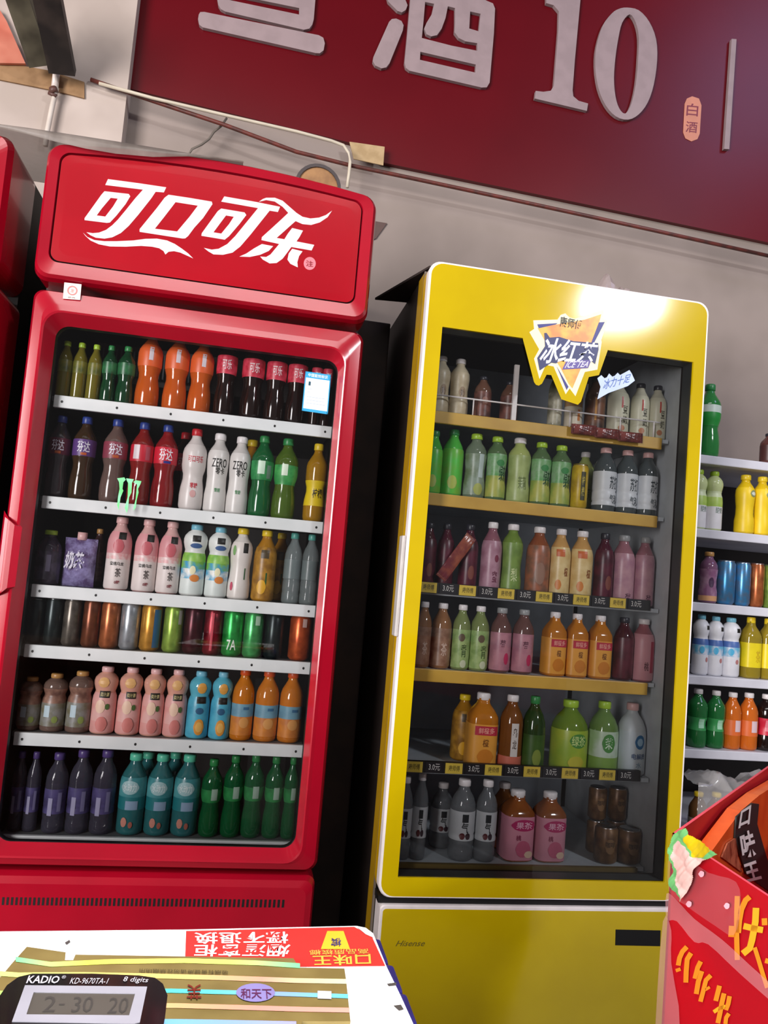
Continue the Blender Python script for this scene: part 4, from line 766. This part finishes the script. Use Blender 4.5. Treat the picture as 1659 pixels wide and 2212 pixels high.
def pipe(name, pts, r, m, label, cat='pipe', Y=.69, group=None):
    b = MB(); b.tube([P(a, c, y) for a, c, y in [(p + (Y,))[:3] for p in pts]], r, m); return tag(b.build(name), label, cat, group)
pipe('copper_pipe', [(196, 172), (330, 218), (480, 268), (640, 328), (760, 358), (880, 383), (1100, 430), (1400, 495), (1720, 566)], .0065, mat('copper_paint', '#6a2f26', .45, c2='#4c2a24', scale=30), 'thin reddish brown pipe running along the wall below the sign', Y=.640)
pipe('white_conduit', [(214, 180), (330, 212), (500, 252), (640, 284), (715, 304), (742, 314), (754, 330), (756, 350), (754, 375), (750, 405)], .0052, mat('conduit_white', '#c9bda9', .5), 'white conduit under the sign bending down behind the red cooler', 'conduit', Y=.622)
pipe('grey_cable', [(490, 255), (478, 272), (462, 285), (452, 300), (436, 312), (415, 322), (400, 345)], .0035, mat('cable_grey', '#6a6158', .6), 'short grey cable hanging from the conduit to the cooler', 'cable', Y=.66)
cj = empty('conduit_joint', P(118, 180, .63), 'white wall conduit with dark joint at upper left', 'conduit')
b = MB(); b.tube([P(122, 190, .63), P(112, 235, .63), P(102, 285, .63), P(98, 315, .63)], .008, mat('conduit_white2', '#d0c4b8', .45)); part(b, 'conduit', cj)
b = MB(); b.tube([P(124, 140, .63), P(121, 165, .63), P(118, 192, .63)], .0105, mat('joint_pale', '#d8ccc4', .3)); part(b, 'coupling', cj)
b = MB(); b.tube([P(105, 200, .625), P(122, 208, .625)], .006, mat('clip_brown', '#5c3c34', .5)); b.tube([P(114, 190, .622), P(118, 200, .622)], .012, mat('clip_brown', '#5c3c34', .5)); part(b, 'clip', cj)
b = MB(); b.poly([(-30, 128), (0, 133), (105, 152), (182, 177), (182, 212), (120, 196), (0, 172), (-30, 165)], [], mat('kraft_tape', '#9a7650', .6, c2='#86643f', scale=20), lambda a, c: P(a, c, .648), .006)
tag(b.build('wood_batten'), 'tan batten fixed across the pier at upper left', 'batten')
b = MB(); b.poly([(755, 306), (831, 317), (828, 357), (764, 343)], [], mat('kraft_card', '#b59a72', .7, c2='#a58a62', scale=30), lambda a, c: P(a, c, .667), .004)
tag(b.build('tape_piece'), 'tan tape patch on the lower edge of the red sign', 'tape')
b = MB(); b.poly([(800, 476), (836, 482), (812, 515), (800, 520)], [], mat('kraft_dark', '#5c4640', .7), lambda a, c: P(a, c, .714), .0055)
tag(b.build('card_corner'), 'small brown card corner poking out beside the red cooler header', 'card')
# bracket arms and panel at the upper-left corner
br = empty('ceiling_bracket', P(140, 150, .6), 'dark steel bracket arms coming down to the wall at upper left', 'bracket')
b = MB(); b.bar(P(135, 155, .60), P(92, -60, .34), .075, .03, mat('steel_black', '#1d1817', .5, c2='#352c28', scale=12), (0, 1, 0)); part(b, 'arm', br)
b = MB(); b.bar(P(86, 140, .60), P(18, -60, .38), .062, .02, mat('steel_olive', '#3f3a2e', .6, c2='#6a6452', scale=8), (0, 1, 0)); part(b, 'arm', br)
b = MB(); b.bar(P(112, 128, .62), P(52, -60, .42), .035, .02, mat('strip_pale', '#8c8272', .6, c2='#a09684', scale=9), (0, 1, 0)); part(b, 'pale_strip', br)
b = MB(); b.poly([(-60, -10), (0, 22), (14, 45), (55, 137), (0, 136), (-60, 128)], [], mat('orange_panel', '#b5503a', .6, c2='#c87a62', scale=6), lambda a, c: P(a, c, .635), .01)
tag(b.build('orange_board'), 'faded orange board fixed at the far upper-left corner', 'board')

# ------------------------------------------------------------------ between and on top of the coolers
b = MB(); pts = [PZ(928, 577, 1.8865), PZ(810, 646, 1.8865), PZ(876, 652, 1.8865)]
b.poly([(p.x, p.y) for p in pts] + [(pts[2].x + .25, pts[2].y + .02), (pts[0].x + .15, pts[0].y + .02)], [], mat('dark_card', '#2c211e', .7), lambda a, c: (a, c, 1.8845), .006, nrm=(0, 0, 1))
tag(b.build('dark_board'), 'dark board lying on the yellow cooler and jutting out left', 'board')
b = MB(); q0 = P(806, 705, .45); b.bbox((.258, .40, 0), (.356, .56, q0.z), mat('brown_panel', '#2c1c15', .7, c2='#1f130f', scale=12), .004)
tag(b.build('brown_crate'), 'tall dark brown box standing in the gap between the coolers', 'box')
b = MB(); c = PZ(1165, 582, 1.884); b.poly([(-.045, -.01), (.045, .0), (.05, .06), (-.04, .05)], [], C('#d8d0d0'), lambda a, d: (c.x + a, .10 + d, 1.892 + .02 * d + .05 * max(0, a)), .003, nrm=(0, 0, 1))
tag(b.build('paper_sheet'), 'loose white paper lying on top of the yellow cooler', 'paper')
b = MB(); cx0 = P(1312, 600, .14).x; vs = []; nx, ny = 12, 8
for j in range(ny + 1):
    for i in range(nx + 1):
        u, v = i / nx * 2 - 1, j / ny * 2 - 1; h = .062 * max(0, 1 - u * u) * max(0, 1 - v * v) ** .5 * (1 + .35 * math.sin(7 * u + 3)) + random.uniform(0, .010)
        vs.append((cx0 + u * .065, .13 + v * .05, 1.884 + max(h, .001)))
b.add(vs, [(j * (nx + 1) + i, j * (nx + 1) + i + 1, (j + 1) * (nx + 1) + i + 1, (j + 1) * (nx + 1) + i) for j in range(ny) for i in range(nx)], mat('clear_bag', '#b8a8a6', .2, alpha=.5), False)
tag(b.build('plastic_bag'), 'crumpled clear plastic bag on top of the yellow cooler', 'plastic bag')

# ------------------------------------------------------------------ counter things
CZ = .800
ct = empty('carton', PZ(450, 2120, .72), 'flat white carton with red printed band on the counter', 'carton')
def pz(z): return lambda a, c: PZ(a, c, z)
WC = mat('carton_white', '#fbfafa', .45)
RP = mat('carton_red', '#c8302c', .4)
b = MB(); b.poly([(-120, 2014), (0, 2012), (400, 2008), (770, 2000), (790, 2004), (806, 2016), (836, 2090), (865, 2150), (893, 2212), (950, 2340), (-160, 2340)], [], WC, pz(CZ), .010, side=WC, nrm=(0, 0, -1)); part(b, 'carton_body', ct)
b = MB(); f = pz(CZ + .0004); b.poly([(402, 2011), (765, 2002), (803, 2022), (832, 2086), (640, 2088), (400, 2068)], [], RP, f, .0003, nrm=(0, 0, -1))
t2 = pz(CZ + .0008)
def flip(st, q, m, bold=.015): b.text(st, [t2(*p) for p in (q[2], q[3], q[0], q[1])], m, bold)
flip('烟酒离柜', [(420, 2040), (628, 2040), (622, 2067), (418, 2066)], C('#f2e6e6')); flip('概不退换', [(420, 2014), (622, 2012), (624, 2038), (420, 2039)], C('#f2e6e6'))
flip('口味王', [(675, 2064), (800, 2060), (802, 2084), (677, 2086)], C('#e8b848')); flip('高品质槟榔', [(668, 2052), (795, 2049), (797, 2060), (670, 2063)], C('#e0a848'), .01)
b.poly([(707, 2011), (742, 2011), (756, 2050), (693, 2050)], [], C('#e8b830'), t2); b.text('槟', [PZ(*p, CZ + .0012) for p in ((738, 2044), (714, 2044), (716, 2026), (736, 2026))], C('#3a3a6a'), .01)
b.poly([(772, 2003), (790, 2005), (804, 2018), (806, 2025), (790, 2018)], [], C('#e8d8d8'), t2)
part(b, 'printed_band', ct, 'red band printed with upside-down white and yellow characters')
for k, q in enumerate(([(140, 2036), (150, 2030), (152, 2035), (144, 2041)], [(850, 2172), (866, 2170), (872, 2180), (862, 2183)], [(836, 2125), (856, 2122), (856, 2128), (840, 2130)])):
    b = MB(); b.poly(q, [], C('#4a4644'), pz(CZ + .0004), 0); part(b, 'scuff_mark', ct)
# blue packs under the carton's right edge
bluem = mat('blue_pack', '#2c2474', .35, c2='#1c1854', scale=20)
for k, (x, y) in enumerate(((832, 2052), (862, 2112), (892, 2178))):
    c = PZ(x, y, .788); t_ = empty('cigarette_pack', (c.x - .028, c.y, .7206), '%s of three dark blue packs under the white carton edge' % ('farthest', 'middle', 'nearest')[k], 'pack', 'blue packs beside the carton')
    b = MB(); b.bbox((-.028, -.023, 0), (.028, .023, .068), bluem, .005); b.build('pack_body', t_)
    b = MB(); b.box((-.0282, -.0232, .050), (.0282, .0232, .0518), C('#8a84b8')); b.build('lid_line', t_)
# gold holographic sleeve
gold = mat('gold_foil', '#9a8850', .34, c2='#8c7a46', scale=25, metal=.35)
gs = empty('gold_sleeve', PZ(450, 2140, CZ), 'gold foil packaging sleeve with rainbow stripes on the white carton', 'packaging')
b = MB(); b.poly([(58, 2045), (142, 2057), (140, 2074), (158, 2074), (163, 2062), (400, 2066), (634, 2070), (645, 2090), (744, 2092), (748, 2120), (757, 2206), (653, 2206), (640, 2240), (-80, 2240), (-40, 2170), (0, 2112), (25, 2082)], [], gold, pz(CZ + .0030), .0024, nrm=(0, 0, -1)); part(b, 'sleeve_body', gs)
def ramp_mat(name, cols):
    m = bpy.data.materials.new(name); m.use_nodes = True; nt = m.node_tree; bs = nt.nodes['Principled BSDF']; tc = nt.nodes.new('ShaderNodeTexCoord'); sp = nt.nodes.new('ShaderNodeSeparateXYZ'); r = nt.nodes.new('ShaderNodeValToRGB')
    nt.links.new(tc.outputs['Generated'], sp.inputs[0]); nt.links.new(sp.outputs[0], r.inputs[0]); nt.links.new(r.outputs[0], bs.inputs['Base Color']); bs.inputs['Roughness'].default_value = .25
    e = r.color_ramp.elements; e[0].color = lin(cols[0]); e[1].color = lin(cols[-1])
    for i, c_ in enumerate(cols[1:-1]): e.new((i + 1) / (len(cols) - 1)).color = lin(c_)
    return m
stripes = [([(34, 2072), (110, 2083), (240, 2077), (400, 2075), (560, 2080), (648, 2086)], 8, ['#78e89a', '#e8e25a', '#f0e86a', '#d8f070', '#78e8a0']), ([(-10, 2102), (40, 2106), (180, 2105), (330, 2108), (480, 2112), (640, 2118), (748, 2120)], 8, ['#d8f080', '#f0e070', '#f0c878', '#f0a088', '#f0e8b0']),
           ([(-40, 2145), (200, 2143), (370, 2140), (520, 2144), (640, 2148), (752, 2152)], 7, ['#b8f060', '#68e888', '#58e0c0', '#60d8e0', '#88a8f0', '#68c8f0']), ([(-60, 2178), (200, 2173), (380, 2172), (520, 2176), (650, 2180), (755, 2182)], 8, ['#f0e060', '#f0d868', '#f0b880', '#f09888', '#f0a090']),
           ([(0, 2206), (380, 2207), (450, 2208), (640, 2212)], 9, ['#70c8f0', '#78c0f0', '#a0a0f0'])]
for k, (pts, wd, cols) in enumerate(stripes):
    b = MB(); V = [PZ(x, y + s_ * wd * .65, CZ + .0034) for x, y in pts for s_ in (-1, 1)]
    b.add(V, [(2 * i, 2 * i + 1, 2 * i + 3, 2 * i + 2) for i in range(len(pts) - 1)], ramp_mat('hologram_%d' % k, cols)); part(b, 'rainbow_stripe', gs)
t3 = pz(CZ + .0038)
b = MB(); b.poly([(552 + 42 * math.cos(a * math.pi / 12), 2144 + 20 * math.sin(a * math.pi / 12)) for a in range(24)], [], C('#8a80b8'), t3)
b.text('和天下', [PZ(*p, CZ + .0042) for p in ((520, 2135), (586, 2135), (588, 2157), (520, 2157))], C('#5c2450'), .01); part(b, 'seal_print', gs, 'violet oval seal')
b = MB(); b.text('芙', [PZ(*p, CZ + .0042) for p in ((436, 2158), (402, 2158), (405, 2126), (434, 2126))], C('#7a2418'), .01); part(b, 'red_character', gs, 'dark red character')
b = MB(); b.text('吸烟有害健康请勿在禁烟场所', [PZ(*p, CZ + .0042) for p in ((492, 2104), (300, 2100), (300, 2092), (492, 2096))], C('#4c4226'), .005); part(b, 'small_print', gs)
b = MB(); b.poly([(686, 2140), (716, 2141), (716, 2158), (686, 2157)], [], C('#c4c4d0'), t3); part(b, 'pale_patch', gs)
# calculator
KZ = .832
ca = empty('calculator', PZ(170, 2190, CZ + .003), 'black desk calculator with grey screen on the gold sleeve', 'calculator')
cb = mat('calc_black', '#0d0d10', .18, coat=.5)
b = MB(); out = [(40, 2110), (70, 2103), (200, 2103), (300, 2107), (335, 2112), (352, 2125), (362, 2150), (356, 2200), (345, 2260), (-60, 2290), (-40, 2225), (-10, 2165), (15, 2128)]
b.poly(out, [], cb, pz(KZ), KZ - CZ - .0036, nrm=(0, 0, -1)); part(b, 'calculator_body', ca)
b = MB(); f = pz(KZ + .0006); b.poly([(54, 2128), (318, 2131), (302, 2208), (290, 2211), (26, 2206)], [[(73, 2143), (292, 2146), (279, 2193), (57, 2191)]], mat('bezel_grey', '#9b9aa4', .35), f, .0005, nrm=(0, 0, -1)); sc_ = part(b, 'screen_bezel', ca)
b = MB(); b.poly([(73, 2143), (292, 2146), (279, 2193), (57, 2191)], [], mat('lcd_grey', '#54524c', .25, c2='#4e4b45', scale=10), pz(KZ + .0002), 0)
for st, q in (('2', [(98, 2152), (124, 2152), (117, 2186), (91, 2186)]), ('-', [(128, 2168), (140, 2168), (139, 2171), (127, 2171)]), ('30', [(160, 2153), (204, 2153), (197, 2187), (153, 2187)]), ('20', [(238, 2155), (280, 2155), (273, 2189), (231, 2189)])):
    b.text(st, [PZ(*p, KZ + .0004) for p in q], C('#3c3b38'), 0, .0)
part(b, 'screen', sc_, 'grey screen showing dark digits')
b = MB()
for st, q, bo in (('KADIO', [(60, 2107), (130, 2108), (127, 2124), (56, 2124)], .02), ('®', [(134, 2107), (143, 2107), (142, 2114), (133, 2114)], 0), ('KD-9670TA-1', [(154, 2112), (236, 2113), (232, 2125), (150, 2125)], 0), ('8 digits', [(268, 2109), (322, 2112), (318, 2125), (265, 2123)], .005)):
    b.text(st, [PZ(*p, KZ + .0006) for p in q], C('#b9b7bf'), bo, .15)
part(b, 'lettering', ca, 'pale grey lettering above the screen')

# red gift box with betel packets, at the right
RZt, RZb = .900, .7205
GA, GB, GC = PZ(1452, 1800, RZt), PZ(1760, 1583, RZt), PZ(1790, 2022, RZt)
GD = GB + GC - GA
bx = empty('gift_box', (0, 0, 0), 'open red gift box with yellow characters on the counter at right', 'box'); bx.location = Vector(((GA.x + GD.x) / 2, (GA.y + GD.y) / 2, RZb))
BR = mat('box_red', '#ac0a18', .5, c2='#a00916', scale=6)
FR = mat('box_film_red', '#a80a16', .28, c2='#9c0c18', scale=7)
RIM = mat('box_rim', '#d8485a', .5)
def wallq(p, q, m, inward, rim=True):
    b = MB(); t = .004; n = Vector(inward).normalized() * t
    lo = lambda v: Vector((v.x, v.y, RZb))
    vs = [p, q, lo(q), lo(p)]; vs2 = [v + n for v in vs]
    b.add(vs + vs2, [(3, 2, 1, 0), (4, 5, 6, 7), (1, 2, 6, 5), (0, 4, 7, 3)], m); b.add([p, q, q + n, p + n], [(0, 1, 2, 3)], RIM); return b
ab, ac = (GB - GA), (GC - GA)
part(wallq(GA, GB, BR, ac), 'side_panel', bx); part(wallq(GC, GD, BR, -ac), 'side_panel', bx); part(wallq(GB, GD, BR, -ab), 'side_panel', bx)
fpn = part(wallq(GA, GC, FR, ab), 'front_panel', bx, 'glossy red front with yellow brush characters')
b = MB(); b.box((-.001, -.001, 0), (.001, .001, .001), BR); lo_ = [Vector((v.x, v.y, RZb + .002)) for v in (GA, GB, GD, GC)]; b = MB(); b.add(lo_, [(0, 1, 2, 3)], BR); part(b, 'bottom_panel', bx)
pc = [GA.lerp((GA + GD) / 2, .15), GB.lerp((GA + GD) / 2, .15), GD.lerp((GA + GD) / 2, .15), GC.lerp((GA + GD) / 2, .15)]
b = MB(); b.poly([(p.x, p.y) for p in pc], [], wood, lambda a, c: (a, c, .72), .72, nrm=(0, 0, -1)); tag(b.build('display_plinth'), 'plain brown plinth under the red gift box', 'plinth')
nrm = ac.cross(Vector((0, 0, 1))).normalized()
if nrm.dot(CAM - GA) < 0: nrm = -nrm
OFF = GA + nrm * .0012
def stroke(b, pts, wpx, m):
    pts = zoom(1420, 1880, 6.661, pts); wpx /= 6.661
    L_, R_ = [], []
    for i, p in enumerate(pts):
        a, c = pts[max(i - 1, 0)], pts[min(i + 1, len(pts) - 1)]; dx, dy = c[0] - a[0], c[1] - a[1]; l = math.hypot(dx, dy) or 1
        L_.append((p[0] - dy / l * wpx / 2, p[1] + dx / l * wpx / 2)); R_.append((p[0] + dy / l * wpx / 2, p[1] - dx / l * wpx / 2))
    V = [PP(x, y, OFF, nrm) for x, y in L_ + R_]; n = len(pts)
    b.add(V, [(i, i + 1, n + i + 1, n + i) for i in range(n - 1)], m)
YO = C('#d8801c'); YY = C('#e29c20'); chars = {}
for pts, wd, m in (([(1150, 370), (1142, 620), (1140, 900), (1150, 1290)], 74, YO), ([(1330, 380), (1270, 430), (1210, 560), (1180, 720), (1165, 900)], 80, YO), ([(1070, 960), (1080, 800)], 100, YO), ([(1420, 540), (1410, 740), (1385, 880), (1360, 1010), (1330, 1120), (1230, 1200)], 95, YY), ([(1240, 800), (1400, 840), (1520, 860)], 90, YY), ([(1400, 1110), (1460, 1300), (1520, 1500), (1580, 1690)], 62, YO), ([(1540, 690), (1545, 790)], 80, YO), ([(1590, 1270), (1570, 1340)], 60, YO),
                   ([(425, 1100), (360, 1170), (320, 1260), (300, 1370)], 70, YO), ([(265, 1445), (335, 1420)], 50, YO), ([(485, 1190), (430, 1280), (415, 1450), (410, 1615)], 72, YO), ([(625, 1310), (580, 1400), (540, 1560)], 70, YO), ([(640, 1450), (590, 1600), (560, 1780)], 72, YO), ([(770, 1510), (700, 1580), (665, 1720), (620, 1890)], 66, YO), ([(690, 1720), (755, 1680)], 40, YO), ([(895, 1660), (870, 1760), (840, 1880)], 70, YO), ([(960, 1770), (930, 1900), (900, 2060), (870, 2200)], 70, YO), ([(1040, 1810), (1020, 1920), (985, 2010)], 66, YO), ([(810, 2040), (880, 1990), (980, 1960)], 55, YY), ([(1030, 2060), (990, 2120), (980, 2210)], 60, YO)):
    x = pts[0][0]; y = pts[0][1]; k_ = 0 if (x > 1000 and y < 1400) else 1 if x < 500 else 2 if x < 780 else 3
    chars.setdefault(k_, MB()); stroke(chars[k_], pts, wd, m)
for k_ in sorted(chars): part(chars[k_], 'brush_character', fpn, 'large yellow brush character' if k_ == 0 else 'small orange brush character')
fm = mat('wrap_sheen_film', '#e2a6ac', .2, alpha=.24, spec=.3); fm2 = mat('wrap_haze_film', '#d8a0a8', .25, alpha=.12, spec=.3)  # clear wrap; its reflection band and haze are painted in as pale colour
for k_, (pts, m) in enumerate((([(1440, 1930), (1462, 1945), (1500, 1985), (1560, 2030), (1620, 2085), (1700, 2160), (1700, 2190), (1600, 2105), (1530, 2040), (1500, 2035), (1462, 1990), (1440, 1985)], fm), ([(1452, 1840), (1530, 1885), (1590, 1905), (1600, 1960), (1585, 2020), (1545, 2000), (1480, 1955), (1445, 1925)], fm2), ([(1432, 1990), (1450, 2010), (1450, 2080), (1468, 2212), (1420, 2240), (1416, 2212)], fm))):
    b = MB(); b.poly(smooth(pts, 3), [], m, lambda a, c: PP(a, c, OFF + nrm * (.0008 + .0006 * k_), nrm)); part(b, 'wrap_sheen', fpn, 'clear wrap fold with pale sheen painted in')
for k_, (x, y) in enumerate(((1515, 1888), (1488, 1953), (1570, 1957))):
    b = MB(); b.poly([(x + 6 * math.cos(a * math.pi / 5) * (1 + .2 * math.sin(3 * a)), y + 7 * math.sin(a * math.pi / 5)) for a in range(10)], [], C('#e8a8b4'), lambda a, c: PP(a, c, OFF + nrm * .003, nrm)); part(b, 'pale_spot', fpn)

# packets in the box
m_or = CM('e05a22', 'd04c1c', 20, .25)
cin = GA + (GB - GA) * .35 + (GC - GA) * .12
o_ = empty('betel_packet', (cin.x, cin.y, RZb + .003), 'orange packet with black lettered band standing in the red box', 'packet')
abn = ac - ab * (ac.dot(ab) / ab.dot(ab)); abn.z = 0; abn.normalize()
cin = GA + abn * .022
def packface(n_, pts, m, dep, th=.001, parent=o_, lab=None):
    b = MB(); o = cin + abn * dep
    au = ab.normalized()
    def fit(a, c):
        p = PP(a, c, o, abn); t = (p - GA).dot(au); t2_ = min(max(t, .02), ab.length - .03); p += au * (t2_ - t); p.z = max(p.z, RZb + .004); return p
    b.poly(pts, [], m, fit, th, nrm=-abn); return b, o, abn
b, o, vn = packface('body', [(1528, 1852), (1600, 1752), (1640, 1718), (1700, 1680), (1730, 1690), (1735, 1900), (1660, 1930), (1600, 1895)], m_or, 0, .014); part(b, 'packet_body', o_)
b, o, vn = packface('band', [(1591, 1765), (1625, 1735), (1640, 1737), (1636, 1780), (1650, 1830), (1659, 1860), (1675, 1935), (1640, 1910), (1612, 1888), (1600, 1850), (1588, 1810)], C('#201d1c', .55), .002, .0015)
part(b, 'black_band', o_)
b, o, vn = packface('b2', [(1560, 1852), (1572, 1822), (1590, 1810), (1594, 1850), (1604, 1885)], CM('b8684a', '6a2c1c', 60), .002, .0015); part(b, 'picture_print', o_)
b = MB(); ob = cin + abn * .0046
for st, q in (('口', [(1601, 1752), (1623, 1738), (1619, 1780), (1595, 1790)]), ('味', [(1597, 1802), (1626, 1790), (1637, 1846), (1605, 1858)]), ('王', [(1605, 1868), (1634, 1858), (1646, 1898), (1614, 1906)])):
    b.text(st, [PP(*p, ob, vn) for p in q], C('#f0eeea'), .03)
part(b, 'lettering', o_)
# crumpled wrapper over the corner
def inside(p, poly):
    r_ = False; n = len(poly)
    for i in range(n):
        (x1, y1), (x2, y2) = poly[i], poly[(i + 1) % n]
        if (y1 > p[1]) != (y2 > p[1]) and p[0] < (x2 - x1) * (p[1] - y1) / (y2 - y1) + x1: r_ = not r_
    return r_
WG = [(405, 575), (330, 600), (285, 630), (255, 740), (268, 840), (290, 930), (255, 1000), (262, 1070), (330, 1140), (345, 1195), (385, 1150), (430, 1050), (470, 920), (540, 850), (600, 830), (665, 795), (600, 745), (520, 690), (425, 630)]
WP = [(340, 680), (300, 720), (275, 810), (300, 900), (320, 960), (300, 1010), (335, 1090), (350, 1190), (385, 1150), (430, 1050), (470, 920), (540, 850), (575, 838), (440, 815), (390, 730)]
WY = [(425, 630), (385, 660), (400, 720), (440, 780), (450, 820), (545, 822), (620, 765), (560, 712), (500, 668)]
NXW, NYW = 90, 130; vs = []; b = MB()
mg, mp, my = C('#64aa66'), CM('d8bab2', 'c89c94', 40), CM('c8b010', '9c8612', 40)
oW = GA + nrm * .007
def crum(x, y):
    return .0009 * math.sin(x * .035 + 1.3 * math.sin(y * .013)) + .0008 * math.sin(y * .021 + x * .017) + .0010 * abs(math.sin(x * .021 - y * .016)) + .0005 * math.sin(x * .09 + y * .07)
for j in range(NYW + 1):
    for i in range(NXW + 1):
        x, y = 250 + i * 420 / NXW, 570 + j * 630 / NYW; px, py = 1380 + x / 3.867, 1640 + y / 3.867
        vs.append(PP(px, py, oW, nrm) + nrm * crum(x, y))
gm, gp, gy = [], [], []
for j in range(NYW):
    for i in range(NXW):
        c_ = (250 + (i + .5) * 420 / NXW, 570 + (j + .5) * 630 / NYW)
        if not inside(c_, WG): continue
        o = j * (NXW + 1) + i; (gy if inside(c_, WY) else gp if inside(c_, WP) else gm).append((o, o + 1, o + NXW + 2, o + NXW + 1))
for fs, m in ((gm, mg), (gp, mp), (gy, my)):
    us = sorted({i for f in fs for i in f}); ix = {u: k for k, u in enumerate(us)}; b.add([vs[u] for u in us], [tuple(ix[i] for i in f) for f in fs], m, True)
tag(b.build('paper_wrapper'), 'crumpled pink and green paper wrapper on the red box corner', 'wrapper')
